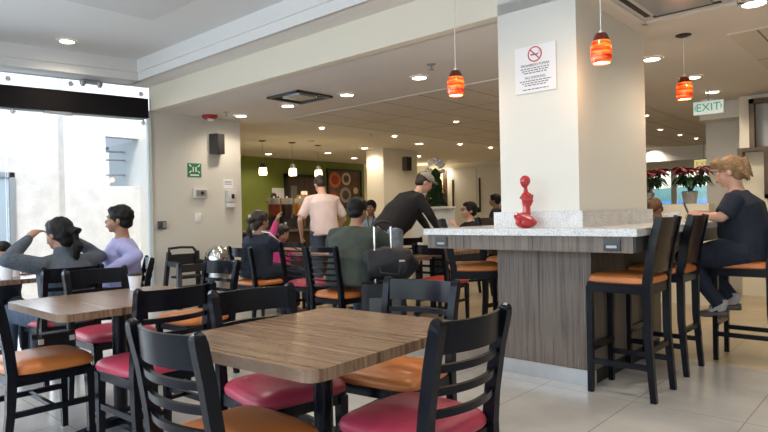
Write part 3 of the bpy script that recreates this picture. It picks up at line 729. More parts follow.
table(1.57, 1.755, R(3.8), 'bare brown laminate square table nearest the camera')
table(1.545, 3.475, R(0), 'brown laminate table at left, with the lidded paper cup on it')
table(1.50, 5.70, 0, 'table at the left edge holding two white mugs')
table(5.80, 4.45, R(-10), 'small brown table before the leaning man in the cap')
table(5.15, 5.35, 0, 'table between the ponytailed woman and the child in pink')
table(4.76, 4.25, 0, 'table in front of the man in the grey green shirt', w=.70, d=.70)
GC = 'black ladder-back dining chairs'
chair(1.18, 1.76, 0, 'orange', 'black chair with orange seat, nearest at bottom centre, back to camera', GC)
chair(1.69, 1.39, 90, 'pink', 'black chair with raspberry seat at the right of the nearest table', GC)
chair(2.15, 1.89, 188, 'orange', 'black chair with orange seat beyond the nearest table, shiny pale back', GC)
chair(1.66, 2.12, 262, 'pink', 'black chair with raspberry seat at the left far side of nearest table', GC)
chair(1.52, 3.04, 92, 'pink', 'black chair with raspberry seat between the two nearest tables', GC)
chair(1.77, 4.07, 270, 'pink', 'black chair behind the left table, back to the woman in fleece', GC)
chair(1.16, 3.58, 0, 'orange', 'black chair with orange seat cut by the left edge of the photo', GC)
chair(2.42, 4.15, 183, 'orange', 'black chair catching pale blue light, behind the left table', GC)
chair(1.75, 4.95, 92, 'pink', 'black chair the woman in the slate fleece sits on', GC)
chair(2.30, 5.19, 160, 'orange', 'black chair the man in the lavender shirt sits on', GC)
chair(4.20, 5.76, 0, 'orange', 'black chair with orange seat under the woman in the navy jersey', GC)
chair(4.45, 5.14, 0, 'pink', 'black chair with raspberry seat left of the grey green shirt man', GC, 'ladder')
chair(4.00, 4.17, 0, 'orange', 'many-slatted black chair with orange seat under the grey green shirt man', GC, 'ladder')
chair(6.75, 5.65, 42, 'orange', 'black chair in front of the light jeans of the leaning man', GC)
chair(5.40, 4.00, 0, 'red', 'black chair with red seat just past the pale-backed chair', GC)
chair(7.30, 4.90, 150, 'orange', 'black chair the woman with glasses sits on', GC)
chair(4.90, 6.20, 262, 'orange', 'black chair the child in pink sits on', GC)

def make_stool(label, rz, loc, seatcol='orange'):
    t = thing('bar_stool', label, 'bar stool', loc, rz, 'black bar stools at the bar')
    for s in (-1, 1):
        G().bars([(s*.175, .19, 0), (s*.175, .185, .70)], [.036, .040], [.034, .040]).part('leg', M['black'], t, False)
        G().bars([(s*.190, -.215, 0), (s*.185, -.185, .40), (s*.185, -.185, .74), (s*.185, -.215, .95), (s*.185, -.265, 1.15)], [.036, .04, .042, .038, .030], [.036, .045, .050, .052, .042]).part('leg', M['black'], t, False)
        G().bb(s*.18-.011, s*.18+.011, -.20, .18, .19, .225).part('stretcher', M['black'], t, False)
    G().bb(-.17, .17, .172, .196, .27, .315).part('foot_rail', M['black'], t, False)
    G().bb(-.17, .17, -.205, -.182, .30, .335).part('foot_rail', M['black'], t, False)
    g = G().bb(-.19, .19, .16, .20, .665, .725); g.bb(-.19, .19, -.20, -.17, .665, .725); g.bb(-.197, -.16, -.19, .19, .665, .725); g.bb(.16, .197, -.19, .19, .665, .725)
    g.part('seat_frame', M['black'], t, False)
    g = G()
    def ring(sc, z):
        n = 32; out = []
        for k in range(n):
            a = 2*PI*k/n; c, s = math.cos(a), math.sin(a)
            out.append(((abs(c)**.4)*(1 if c > 0 else -1)*.21*sc, (abs(s)**.4)*(1 if s > 0 else -1)*.21*sc, z))
        return out
    g.ring_loft([ring(.94, .725), ring(1, .733), ring(1.01, .75), ring(.97, .768), ring(.85, .780), ring(.5, .786), ring(.15, .787)]); g.part('seat', M[seatcol], t)
    # solid curved back panel between the posts
    g = G(); rings = []
    for k in range(11):
        u = -1+2*k/10; x = u*.166; b = .03*(1-u*u)
        rings.append([(x, -.188-b, .80), (x, -.202-b, .80), (x, -.232-b, .97), (x, -.275-b, 1.145), (x, -.258-b, 1.145), (x, -.216-b, .97)])
    g.ring_loft(rings); g.part('back_panel', mat('espresso_panel', (.028, .016, .012), .3, coat=.3), t)
    return t
st = make_stool('black bar stool with orange seat, nearest, right of the bar front', 0, (4.03, 1.47, 0))
dup(st, (4.78, 1.49, 0), R(0), 'second black bar stool, between the nearest stool and the seated man')
dup(st, (5.42, 1.05, 0), R(0), 'black bar stool under the man in the black t-shirt')
dup(st, (4.22, 2.80, 0), R(219), 'black bar stool with orange seat left of the bar pedestal')
dup(st, (4.98, 2.88, 0), R(180), 'black bar stool half hidden behind the bar pedestal')

# ------------------------------------------------------------------ people
def limb_pts(a, b, n=3): return [Vector(a).lerp(Vector(b), k/(n-1)) for k in range(n)]
def hand(g, wrist, d, nrm, side=1, curl=.5, sc=1.0):
    """palm, four unequal bent fingers and a thumb from the side of the palm"""
    w = Vector(wrist); d = Vector(d).normalized(); nrm = Vector(nrm); nrm = (nrm - d*nrm.dot(d)).normalized(); lat = d.cross(nrm).normalized()*side
    rings = []
    for s, hw, ht in ((0, .024, .020), (.03, .034, .017), (.07, .041, .014), (.088, .038, .012)):
        c = w + d*s*sc
        rings.append([c + lat*hw*sc*math.cos(2*PI*k/12) + nrm*ht*sc*math.sin(2*PI*k/12) for k in range(12)])
    g.ring_loft(rings)
    for i, L in enumerate((.066, .076, .071, .055)):
        p = w + d*.078*sc + lat*(.030-.020*i)*sc; dd = d.copy(); pts = [p]; 
        for seg in (.45, .32, .23):
            dd = (dd + nrm*math.tan(min(curl*.55, 1.2))).normalized()
            pts.append(pts[-1] + dd*L*seg*sc*1.1)
        g.tube(pts, [.0095*sc, .009*sc, .008*sc, .0065*sc], 8)
    p = w + d*.028*sc + lat*.026*sc; dd = (d*.75 + lat*.75 + nrm*.25).normalized(); p2 = p + dd*.04*sc; p3 = p2 + (d*.9+lat*.1+nrm*(.3+.4*curl)).normalized()*.034*sc
    g.tube([p, p2, p3], [.012*sc, .011*sc, .008*sc], 8)

def person(label, loc, face, skin='skintan', seat=None, lean=0, side=0, sc=1.0, fat=1.0, top='navy', sleeve=.55, bottom='denim', hair='hairblack', hairstyle='short',
           arms=None, head=(0, 0), legs=None, vs=.012, fine=False, shoes='shoe', sh_w=.185, collar=None, torso=.50, detail=True, curl=.8, pscale=1.0):
    t = thing('person', label, 'person', loc, R(face-90)); t.scale = (pscale,)*3
    S = M[skin]
    hz = (seat+.10) if seat is not None else .93
    P = Vector((0, -.06 if seat is not None else 0, hz))
    sp = Vector((math.sin(R(side)), math.sin(R(lean))*1.0, math.cos(R(lean))*math.cos(R(side)))).normalized()
    N = P + sp*torso; lat = Vector((1, 0, 0)) - sp*sp.x; lat.normalize(); fr_ = sp.cross(lat)*-1 if False else lat.cross(sp)*-1
    fr_ = Vector(sp.cross(lat)).normalized()
    if fr_.y < 0: fr_ = -fr_
    SL, SR = N - lat*(sh_w-.012)*fat**.5 - sp*.078, N + lat*(sh_w-.012)*fat**.5 - sp*.078
    hy, hp = R(head[0]), R(head[1])
    neckd = (sp*.6 + Vector((0, .15, 1))*.4).normalized()
    HC = N + neckd*.052 + Matrix.Rotation(hy, 3, 'Z') @ Vector((0, .025+.07*math.sin(-hp), .095*math.cos(hp)))
    HR = Matrix.Rotation(hy, 3, 'Z') @ Matrix.Rotation(hp, 3, 'X')
    if arms is None: arms = [((-.24, .02, hz+.22), (-.22, .14, hz+.02)), ((.24, .02, hz+.22), (.22, .14, hz+.02))]
    aL, aR = arms
    hips = [P - lat*.088*fat, P + lat*.088*fat]
    if legs is None:
        if seat is not None: legs = [((-.13, .40, seat+.07), (-.13, .42, .09)), ((.13, .40, seat+.07), (.13, .42, .09))]
        else: legs = [((-.10, .03, .50), (-.10, -.02, .09)), ((.10, .03, .50), (.10, -.02, .09))]
    def ring(c, rx, ry, n=18):
        return [c + lat*rx*math.cos(2*PI*k/n) + fr_*ry*math.sin(2*PI*k/n) for k in range(n)]
    def torso_l(g, inf, t0=-.08, t1=1.04):
        prof = [(-.17, .158*fat, .122*fat), (.0, .165*fat, .125*fat), (.15, .163*fat, .125*fat), (.32, .152*fat, .120*fat*fat**.5), (.55, .160*fat, .122*fat), (.74, .172*fat, .120*fat), (.86, .150*fat**.5, .098*fat**.5), (.94, .108, .078), (.985, .080, .066), (1.03, .058, .055)]
        rings = [ring(P + sp*torso*a, x+inf, y+inf) for a, x, y in prof if t0 <= a <= t1]
        g.ring_loft(rings)
    # body
    g = G(); torso_l(g, 0, -.2)
    for sh, (el, wr), sd in ((SL, aL, -1), (SR, aR, 1)):
        el, wr = Vector(el), Vector(wr)
        g.tube([N + (sh-N)*.3 - sp*.03, sh, sh.lerp(el, .5), el], [.036, .048*fat**.5, .046*fat**.5, .038], 12)
        g.tube([el, el.lerp(wr, .3), wr], [.039, .038, .024], 12); g.ell(el, .038)
        d = (wr-el).normalized()
        hint = Vector((-sd*.6, .2, -.6))
        hand(g, wr-d*.01, d, hint, -sd, curl, 1.0 if fine else 1.05)
    for hp_, (kn, an) in zip(hips, legs):
        kn, an = Vector(kn), Vector(an)
        g.tube([hp_, hp_.lerp(kn, .5), kn], [.085*fat, .075*fat, .055], 12); g.tube([kn, kn.lerp(an, .35), an], [.055, .055, .036], 12); g.ell(kn, .055)
        g.tube([an, an+Vector((0, .06, -.04)), an+Vector((0, .15, -.055))], [.038, .036, .025], 10)
    g.tube([N-neckd*.05, N + neckd*.03, HC + HR @ Vector((0, -.02, -.05))], [.068, .056, .052], 14)
    def hp3(*a): return HC + HR @ Vector(a)
    g.ell(hp3(0, -.012, .030), (.074, .094, .088), HR, 18); g.ell(hp3(0, .028, -.035), (.056, .062, .066), HR, 16); g.ell(hp3(0, .062, -.082), (.024, .022, .022), HR)
    g.ell(hp3(.033, .055, -.03), (.022, .026, .028), HR); g.ell(hp3(-.033, .055, -.03), (.022, .026, .028), HR); g.ell(hp3(0, .070, .035), (.050, .020, .016), HR)
    g.tube([hp3(0, .078, .026), hp3(0, .098, -.004), hp3(0, .108, -.022)], [.009, .011, .014], 10); g.ell(hp3(0, .088, -.048), (.024, .014, .012), HR)
    for s in (-1, 1): g.ell(hp3(s*.077, -.008, -.006), (.009, .019, .030), HR)
    body = voxel(g, 'body', S, t, vs, 3)
    if detail:
        for s in (-1, 1):
            e = G().ell(hp3(s*.031, .0755, .010), (.0125, .009, .008), HR, 10).part('eye', M['eyewhite'], t); G().ell(hp3(s*.031, .083, .010), (.005, .003, .005), HR, 8).part('iris', M['iris'], e)
            G().tube([hp3(s*.014, .088, .030), hp3(s*.032, .086, .035), hp3(s*.050, .070, .029)], [.003, .004, .002], 6).part('eyebrow', M[hair], t)
        G().ell(hp3(0, .1005, -.050), (.021, .006, .006), HR, 10).part('mouth', M['lips'], t)
    # hair
    g = G()
    if hairstyle in ('short', 'bun', 'ponytail', 'curly', 'thin'):
        up = {'thin': .004, 'curly': .02}.get(hairstyle, .010)
        g.ell(hp3(0, -.026, .042), (.080+up, .094+up, .088+up), HR, 18); g.ell(hp3(0, -.055, -.02), (.070+up, .052+up, .055), HR, 14)
        g.ell(hp3(0, .035, .085), (.062, .052, .040), HR, 12)
        if hairstyle == 'curly':
            for k in range(26):
                a = random.uniform(0, 2*PI); e = random.uniform(-.2, 1.3); g.ell(hp3(.082*math.cos(a)*math.cos(e), -.03+.095*math.sin(a)*math.cos(e), .045+.088*math.sin(e)), .024, None, 8)
        if hairstyle == 'bun': g.ell(hp3(0, -.145, .03), (.040, .040, .040), HR, 12)
        if hairstyle == 'ponytail':
            g.tube([hp3(0, -.10, .03), hp3(0, -.17, .0), hp3(.0, -.165, -.10), hp3(.0, -.12, -.22)], [.03, .045, .042, .016], 12); g.ell(hp3(0, -.07, -.05), (.06, .05, .06), HR, 12)
    if hairstyle == 'messy':
        g.ell(hp3(0, -.026, .045), (.088, .104, .092), HR, 18); g.ell(hp3(0, -.06, -.02), (.074, .056, .060), HR, 14)
        g.ell(hp3(.0, .05, .088), (.060, .056, .040), HR, 12); g.tube([hp3(0, .04, .10), hp3(0, .095, .090), hp3(0, .115, .060)], [.045, .036, .012], 10)
        for k in range(30):
            a = random.uniform(-2.6, -.5); x = .085*math.cos(a)*1.0; y = -.03+.10*math.sin(a); z = random.uniform(-.05, .10)
            g.tube([hp3(x, y, z), hp3(x*1.04, y*1.07-.005, z-.035), hp3(x*1.06, y*1.10-.012, z-.065)], [.018, .015, .006], 6)
    if hairstyle == 'child':
        g.ell(hp3(0, -.02, .045), (.092, .104, .094), HR, 18); g.ell(hp3(0, -.05, -.03), (.088, .062, .080), HR, 14); g.ell(hp3(0, .05, .085), (.066, .048, .034), HR, 12)
    voxel(g, 'hair', M[hair], t, max(.008, vs*.8), 3, .006, 34)
    # clothes
    g = G(); torso_l(g, .015, -.2, .99)
    for sh, (el, wr) in ((SL, aL), (SR, aR)):
        el, wr = Vector(el), Vector(wr)
        L = sh.lerp(el, min(1, sleeve*1.15))
        if sleeve <= .9:
            g.tube([N + (sh-N)*.25 - sp*.02, N + (sh-N)*.7 - sp*.004, sh, sh.lerp(L, .5), L], [.05, .058, .064*fat**.5, .062*fat**.5, .060*fat**.5], 14)
        else:
            g.tube([N + (sh-N)*.25 - sp*.02, N + (sh-N)*.7 - sp*.004, sh, sh.lerp(el, .5), el], [.05, .058, .064*fat**.5, .058*fat**.5, .052], 14); g.ell(el, .053)
            g.tube([el, el.lerp(wr, .5), el.lerp(wr, .95)], [.052, .048, .034], 12)
    if collar: g.tube([N-neckd*.01, N+neckd*.055], [.072, .062], 14)
    shirt = voxel(g, 'shirt', M[top], t, vs, 4, .006, 8)
    if bottom:
        g = G(); g.ring_loft([ring(P + sp*torso*a, x, y) for a, x, y in ((-.16, .12, .10), (-.05, .170*fat, .130*fat), (.06, .172*fat, .132*fat))])
        for hp_, (kn, an) in zip(hips, legs):
            kn, an = Vector(kn), Vector(an)
            g.tube([hp_, hp_.lerp(kn, .5), kn], [.100*fat, .088*fat, .070], 14); g.tube([kn, kn.lerp(an, .5), kn.lerp(an, .93)], [.070, .066, .056], 14); g.ell(kn, .071)
        voxel(g, 'trousers', M[bottom], t, vs, 4, .006, 8)
        for kn, an in legs:
            an = Vector(an); g = G(); g.tube([an+Vector((0, -.045, -.045)), an+Vector((0, .03, -.045)), an+Vector((0, .12, -.055)), an+Vector((0, .19, -.06))], [.040, .044, .040, .024], 12, flat=.75); 
            voxel(g, 'shoe', M[shoes], t, .01, 3)
    t['_h'] = 0; del t['_h']
    return t, hp3, N, sp, lat, fr_, HR

# woman in slate fleece, back to the camera, hands on the back of her head
p1 = person('person in slate fleece jacket, back to camera, both hands raised to the head', (1.76, 4.93, 0), 112, 'skintan', seat=.40, lean=5, top='fleece', sleeve=1, bottom='denim', hair='hairblack', hairstyle='ponytail',
    arms=[((-.40, .06, .93), (-.16, .12, 1.09)), ((.40, .02, .90), (.16, .10, 1.07))], head=(6, -8), vs=.011, curl=.9, fat=1.22, torso=.45, legs=[((-.13, .40, .50), (-.13, .42, .09)), ((.13, .40, .50), (.13, .42, .09))], collar=True)
p2 = person('man in lavender shirt in profile, arm hanging over a chair back', (2.27, 5.20, 0), 160, 'skintan', seat=.45, lean=-2, side=-4, top='lavender', sleeve=.95, bottom='denim', hair='hairblack', hairstyle='short',
    arms=[((-.30, -.16, .90), (-.33, .08, .78)), ((.24, .08, .83), (.16, .28, .77))], head=(-14, 0), vs=.011, fat=1.16)
p0 = person('person at the left edge in a dark top, forearms on the table', (1.72, 6.22, 0), 262, 'skintan', seat=.42, lean=22, top='navy', sleeve=1, hair='hairblack', hairstyle='short',
    arms=[((-.26, .22, .84), (-.20, .44, .86)), ((.24, .20, .84), (.30, .40, .86))], head=(-20, -12), torso=.40, vs=.013, pscale=.88)
p3 = person('woman in navy jersey with white sleeve stripes and dark ponytail', (4.22, 5.76, 0), 4, 'skintan', seat=.47, lean=6, fat=1.2, top='navy', sleeve=.6, bottom='navy', hair='hairbrown', hairstyle='ponytail',
    arms=[((-.20, .16, .82), (-.12, .38, .79)), ((.22, .16, .80), (.14, .38, .79))], head=(-4, -4), vs=.012, torso=.43, pscale=1.0)
tR, hp3_, N_, sp_, lat_, fr__, HR_ = p3
for s in (-1, 1):
    g = G(); a = N_+lat_*s*.05+Vector((0, 0, .035)); b = N_+lat_*s*.195-sp_*.0+Vector((0, 0, .018)); c = Vector((s*.232, .10, .90))
    g.bars([a, b, c], .016, .010, hint=(0, 1, 0)); g.part('sleeve_stripe', M['stripewhite'], tR)
p4 = person('child in bright pink top with one arm raised', (4.90, 6.20, 0), 262, 'skintan', seat=.44, lean=0, top='magenta', sleeve=1, bottom='denim', hair='hairbrown', hairstyle='child',
    arms=[((-.20, .12, .70), (-.10, .26, .80)), ((.20, .04, .96), (.12, .06, 1.21))], head=(18, -12), torso=.34, sh_w=.14, fat=.8, vs=.012, pscale=.95)
p5 = person('man in pale pink polo shirt standing with his back to the camera', (5.77, 6.34, 0), 62, 'skinfair', lean=12, top='shirtpink', sleeve=.75, bottom='denim', hair='hairbrown', hairstyle='thin',
    arms=[((-.32, .06, 1.08), (-.26, .26, .86)), ((.30, .10, 1.08), (.22, .30, .90))], head=(8, -34), fat=1.12, vs=.013, torso=.50, pscale=1.06, detail=False)
p6 = person('man in grey green t-shirt seated with his back to the camera', (4.10, 4.10, 0), 22, 'skintan', seat=.47, lean=15, top='olive', sleeve=.8, bottom='denim', hair='hairblack', hairstyle='short',
    arms=[((-.28, .12, .86), (-.14, .36, .79)), ((.30, .14, .88), (.16, .38, .96))], head=(-16, -6), fat=1.45, vs=.012, torso=.50, pscale=1.03)
p7 = person('distant person in a pale blue shirt with a dark lanyard', (6.95, 6.55, 0), 215, 'skinbrown', seat=.55, lean=0, top='denimlight', sleeve=.7, bottom='navy', hair='hairblack', hairstyle='short', head=(0, -5), vs=.014)
t7 = p7[0]; g = G()
for s in (-1, 1): g.bars([p7[2]+Vector((s*.055, .05, .03)), p7[2]+Vector((s*.03, .135, -.10)), p7[2]+Vector((0, .145, -.22))], .014, .006, hint=(0, 1, 0))
g.part('lanyard', M['navy'], t7)
p8 = person('standing man in a black sweater and plaid cap, leaning over a table', (5.79, 5.13, 0), -36, 'skinfair', lean=42, top='blackcloth', sleeve=1, bottom='denimlight', hair='hairbrown', hairstyle='thin',
    arms=[((-.26, .42, 1.08), (-.22, .56, .86)), ((.26, .42, 1.08), (.20, .56, .86))], head=(0, -28), fat=1.36, vs=.013, torso=.53, pscale=1.10)
t8, h8, *_r = p8; HR8 = _r[-1]
g = G(); g.ell(h8(0, -.012, .070), (.092, .108, .062), HR8, 18); g.ell(h8(0, .085, .058), (.070, .075, .012), HR8, 12)
voxel(g, 'cap', M['capgrey'], t8, .008, 2)
p9 = person('seated woman in black with glasses and dark hair in a bun', (7.24, 4.93, 0), 150, 'skinfair', seat=.42, lean=0, top='blackcloth', sleeve=.8, bottom='blackcloth', hair='hairblack', hairstyle='bun',
    arms=[((-.22, .16, .80), (-.04, .19, .99)), ((.22, .12, .80), (.10, .32, .79))], head=(0, 6), vs=.013, torso=.52, pscale=1.03)
t9, h9 = p9[0], p9[1]
g = G(); 
for s in (-1, 1):
    for k in range(12):
        a, b = 2*PI*k/12, 2*PI*(k+1)/12; g.beam(h9(s*.031+.024*math.cos(a), .098, .010+.017*math.sin(a)), h9(s*.031+.024*math.cos(b), .098, .010+.017*math.sin(b)), .005, .004)
    g.beam(h9(s*.055, .097, .014), h9(s*.080, .0, .014), .004, .004)
g.part('glasses', M['blackflat'], t9)
p10 = person('dark-dressed distant standing person left of the other, at the pillar edge', (8.75, 5.35, 0), 110, 'skinbrown', seat=None, top='blackcloth', sleeve=.9, bottom='blackcloth', hair='hairblack', hairstyle='bun', vs=.015, pscale=.88)
p11 = person('dark-dressed distant person half hidden behind the white pillar', (9.50, 5.57, 0), 150, 'skinbrown', seat=None, top='blackcloth', sleeve=.9, bottom='blackcloth', hair='hairblack', hairstyle='short', vs=.015, pscale=.95)
# man on the bar stool
p12 = person('blond man in black t-shirt on a bar stool, looking at a phone', (5.42, 1.09, 0), 96, 'skinfair', seat=.755, lean=10, top='navy', sleeve=.72, bottom='navy', hair='hairblond', hairstyle='messy',
    arms=[((-.25, .10, 1.12), (-.05, .30, 1.14)), ((.27, .10, 1.12), (.05, .30, 1.155))], head=(0, -12), fat=1.32, vs=.009, fine=True, shoes='shoe', torso=.48, curl=1.0,
    legs=[((-.17, .38, .80), (-.14, .12, .41)), ((.17, .36, .80), (.14, .06, .43))])
t12 = p12[0]
for x_, y_, z_ in ((-.14, .13, .41), (.14, .07, .43)):
    voxel(G().tube([(x_, y_-.01, z_+.07), (x_, y_, z_+.01), (x_, y_+.07, z_-.035)], [.048, .047, .036], 12), 'sock', M['sock'], t12, .009, 2)
G().bars([(.115, .18, .872), (.135, .14, .880), (.185, .12, .872)], .008, .008).part('drawstring', M['white'], t12)
ph = thing('mobile_phone', 'black mobile phone in the hands of the blond man', 'phone', (5.41, 1.475, 1.150), R(8))
G().box((0, 0, .03), (.070, .010, .135), (R(-20), 0, 0), bev=.003).part('case', M['blackflat'], ph); G().box((0, -.0055, .028), (.062, .002, .12), (R(-20), 0, 0)).part('screen', M['screen'], ph)
p13 = person('person in a brown cap bending over beyond the bar', (6.85, 2.10, 0), 165, 'skintan', seat=.48, lean=20, top='greycloth', sleeve=.8, hair='hairbrown', hairstyle='thin', head=(0, -35), vs=.013)
t13, h13 = p13[0], p13[1]; HR13 = p13[-1]
g = G(); g.ell(h13(0, -.012, .060), (.092, .110, .072), HR13, 18); g.ell(h13(0, .095, .045), (.068, .07, .012), HR13, 12); voxel(g, 'cap', M['capbrown'], t13, .009, 2)
p14 = person('grey-clothed standing person mostly hidden by the pillar', (7.55, 2.62, 0), 90, 'skintan', top='greycloth', sleeve=1, bottom='greycloth', hair='hairblack', hairstyle='short', vs=.015, pscale=.86)

# ------------------------------------------------------------------ small things on the tables
def cup(name, label, x, y, z, r0, r1, h, m, lid=None, handle=False, cat='cup', group=None, rz=0):
    t = thing(name, label, cat, (x, y, z), rz, group)
    g = G().lathe([(0, 0), (r0, 0), (r1, h), (r1-.004, h), (r0-.003, .004), (0, .004)], n=22, caps=False); g.part('cup_body', m, t)
    if lid: G().lathe([(r1-.002, h-.004), (r1+.004, h), (r1+.003, h+.008), (r1-.012, h+.010), (r1-.012, h+.014), (0, h+.014)], n=22, caps=False).part('lid', lid, t)
    if handle: G().tube([(r1-.002, 0, h*.8), (r1+.028, 0, h*.75), (r1+.030, 0, h*.35), (r0+.004, 0, h*.25)], .006, 8).part('handle', m, t)
    return t
cup('paper_cup', 'white paper cup with dark lid on the left table', 1.78, 3.76, .75, .030, .043, .095, M['cupwhite'], M['blackflat'])
cup('mug', 'white mug at the left edge table, right of the other', 1.64, 5.62, .75, .042, .050, .11, M['cupwhite'], handle=True, group='mugs at left', rz=1)
cup('mug', 'white mug at the very left edge of the photo', 1.52, 5.40, .75, .042, .050, .11, M['cupwhite'], handle=True, group='mugs at left', rz=2)
cup('mug', 'large white mug on the bar before the blond man', 5.62, 1.64, 1.0815, .050, .056, .085, M['cupwhite'], handle=True, rz=2)
cup('mug', 'small white cup on the table of the woman in navy, left one', 5.02, 5.48, .75, .030, .036, .06, M['cupwhite'], handle=True, group='cups by the child')
cup('mug', 'small white cup near the child, right one', 5.12, 5.20, .75, .030, .036, .06, M['cupwhite'], handle=True, group='cups by the child')
cup('paper_cup', 'white takeaway cup left of the cap man on the brown table', 5.66, 4.52, .75, .028, .038, .10, M['cupwhite'])
pl = thing('pastry_plate', 'small plate with a red brown pastry beside the mugs', 'plate', (1.78, 5.78, .75)); G().lathe([(0, 0), (.06, 0), (.085, .012), (.082, .014), (0, .005)], n=24, caps=False).part('plate', M['cupwhite'], pl)
pa = thing('pastry', 'red brown pastry on the small plate at left', 'pastry', (1.78, 5.78, .757)); voxel(G().ell((0, 0, .02), (.05, .03, .022)).ell((.03, .02, .02), (.03, .025, .02)), 'crust', mat('pastry_crust', (.36, .12, .05), .6), pa, .006, 1, .003, 40)
bo = cup('food_box', 'folded blue denim cloth on the bar corner', 0, 0, 0, .03, .03, .01, M['denimlight']) if False else None

# handbag hanging by its strap from the left table
hbg = thing('handbag', 'small dark blue handbag with white clasps hanging behind the left table', 'handbag', (1.33, 3.87, 0), R(0))
G().slab(rrect(.24, .09, .04), .36, .54, bev=.025).part('bag_body', M['bagnavy'], hbg)
G().tube([(-.09, 0, .53), (-.085, -.01, .62), (-.06, -.02, .7055), (.06, -.02, .7055), (.085, -.01, .62), (.09, 0, .53)], .007, 8).part('strap', M['blackflat'], hbg)
for sx in (-.085, .085): G().box((sx, -.048, .50), (.028, .008, .03)).part('clasp', M['white'], hbg)

# suitcase with duffel
su = thing('suitcase', 'dark wheeled suitcase with raised steel handle behind the seated man', 'suitcase', (4.03, 3.66, 0), R(-42))
G().slab(rrect(.40, .24, .05), .06, .58, bev=.02).part('shell', M['bagnavy'], su)
for sx in (-.075, .075): G().tube([(sx, -.05, .57), (sx, -.05, 1.10)], .011, 10).part('handle_rod', M['chrome'], su)
G().tube([(-.078, -.05, 1.09), (-.06, -.05, 1.125), (0, -.05, 1.135), (.06, -.05, 1.125), (.078, -.05, 1.09)], .014, 10).part('handle_grip', M['blackflat'], su)
for sx in (-.15, .15):
    for sy in (-.08, .08): G().tube([(sx-.012, sy, .03), (sx+.012, sy, .03)], .03, 14).part('wheel', M['blackflat'], su)
G().bb(-.14, .14, -.128, -.12, .14, .46, bev=.003).part('front_pocket', M['charcoal'], su)
du = thing('duffel_bag', 'black duffel bag resting on the dark suitcase', 'bag', (4.08, 3.63, .585), R(-42))
g = G().tube([(-.22, -.01, .15), (-.20, -.01, .16), (-.02, -.01, .17), (.16, -.01, .15), (.24, -.01, .10)], [.08, .14, .155, .15, .08], 18); voxel(g, 'bag_body', M['bagnavy'], du, .012, 4, .014, 7)
G().box((.10, -.155, .20), (.05, .008, .015)).part('badge', M['c_cream'], du)
G().tube([(-.12, -.12, .22), (-.09, -.18, .10), (.06, -.18, .08), (.10, -.13, .2)], .010, 8).part('strap', M['blackflat'], du)

# high chair and steel bin at the pale wall
hc = thing('high_chair', 'black wooden child high chair against the pale wall', 'high chair', (4.31, 7.50, 0), R(0)); hc.scale = (1.05, .9, .93)
for sx in (-1, 1):
    G().bars([(sx*.26, -.24, 0), (sx*.21, -.15, .64)], .055, .05).part('leg', M['charcoal'], hc, False)
    G().bars([(sx*.26, .24, 0), (sx*.20, .16, .80)], .05, .05).part('leg', M['blackflat'], hc, False)
    G().bars([(sx*.205, -.19, .62), (sx*.205, .20, .64)], .05, .07).part('arm_rest', M['blackflat'], hc, False)
    G().bars([(sx*.245, -.21, .18), (sx*.245, .21, .18)], .03, .025).part('stretcher', M['blackflat'], hc, False)
g = G(); g.bars([(-.20, .16, .66), (-.19, .22, .68), (0, .25, .68), (.19, .22, .68), (.20, .16, .66)], .03, .16, hint=(0, 0, 1)); g.bars([(-.19, .18, .80), (-.17, .22, .85), (0, .25, .86), (.17, .22, .85), (.19, .18, .80)], .03, .035, hint=(0, 0, 1))
g.part('back', M['blackflat'], hc)
G().bb(-.18, .18, -.14, .16, .42, .45).part('seat', M['blackflat'], hc); G().bb(-.21, .21, -.22, -.19, .52, .63, bev=.008).part('tray_bar', M['blackflat'], hc); G().bb(-.24, .24, -.215, -.19, .30, .33).part('stretcher', M['charcoal'], hc)
bn = thing('waste_bin', 'brushed steel dome-topped waste bin right of the high chair', 'waste bin', (4.66, 7.35, 0))
G().lathe([(0, 0), (.17, 0), (.17, .58), (0, .58)], n=32).part('bin_body', M['steel'], bn)
G().lathe([(.175, .58), (.175, .62), (.165, .70), (.13, .77), (.07, .81), (0, .82)], n=32).part('dome_lid', M['chrome'], bn); G().box((0, -.155, .68), (.14, .03, .07)).part('flap', M['steel'], bn)

# ------------------------------------------------------------------ drinks counter before the green wall
kc = thing('drinks_counter', 'dark serving counter before the green wall', 'counter', (7.9, 9.55, 0))
G().bb(-1.5, 1.2, -.30, .30, .05, .90).part('cabinet', M['darkwood'], kc); G().bb(-1.54, 1.24, -.34, .34, .90, .94).part('worktop', mat('counter_stone', (.22, .18, .14), .3), kc)
for i in range(4): G().bb(-1.42+.66*i, -.80+.66*i, -.312, -.30, .12, .84).part('door', M['darkwood'], kc)
def dispenser(x, m, label, y=9.50):
    t = thing('juice_dispenser', label, 'juice dispenser', (x, y, .94), 0, 'juice dispensers')
    G().bb(-.11, .11, -.14, .14, 0, .04).part('drip_tray', M['charcoal'], t); G().bb(-.09, .09, .0, .13, .04, .26).part('stand', M['charcoal'], t)
    G().lathe([(0, .26), (.10, .26), (.115, .40), (.118, .50), (0, .50)], n=20).part('juice_tank', m, t); G().lathe([(.118, .50), (.12, .60), (.11, .62), (0, .63)], n=20).part('lid', M['clearplastic'], t)
    G().tube([(0, -.10, .28), (0, -.15, .27), (0, -.155, .22)], .012, 8).part('tap', M['chrome'], t); G().tube([(0, -.0, .30), (0, 0, .66)], .018, 8).part('column', M['white'], t)
for x, m_, lb in ((7.32, 'juice_red', 'juice dispenser with red juice, leftmost'), (7.64, 'juice_dark', 'juice dispenser with dark juice, left of the orange one'), (7.98, 'juice_orange', 'juice dispenser with orange juice'), (8.32, 'juice_dark', 'juice dispenser with dark juice, right of the orange one')):
    dispenser(x, M[m_], lb)
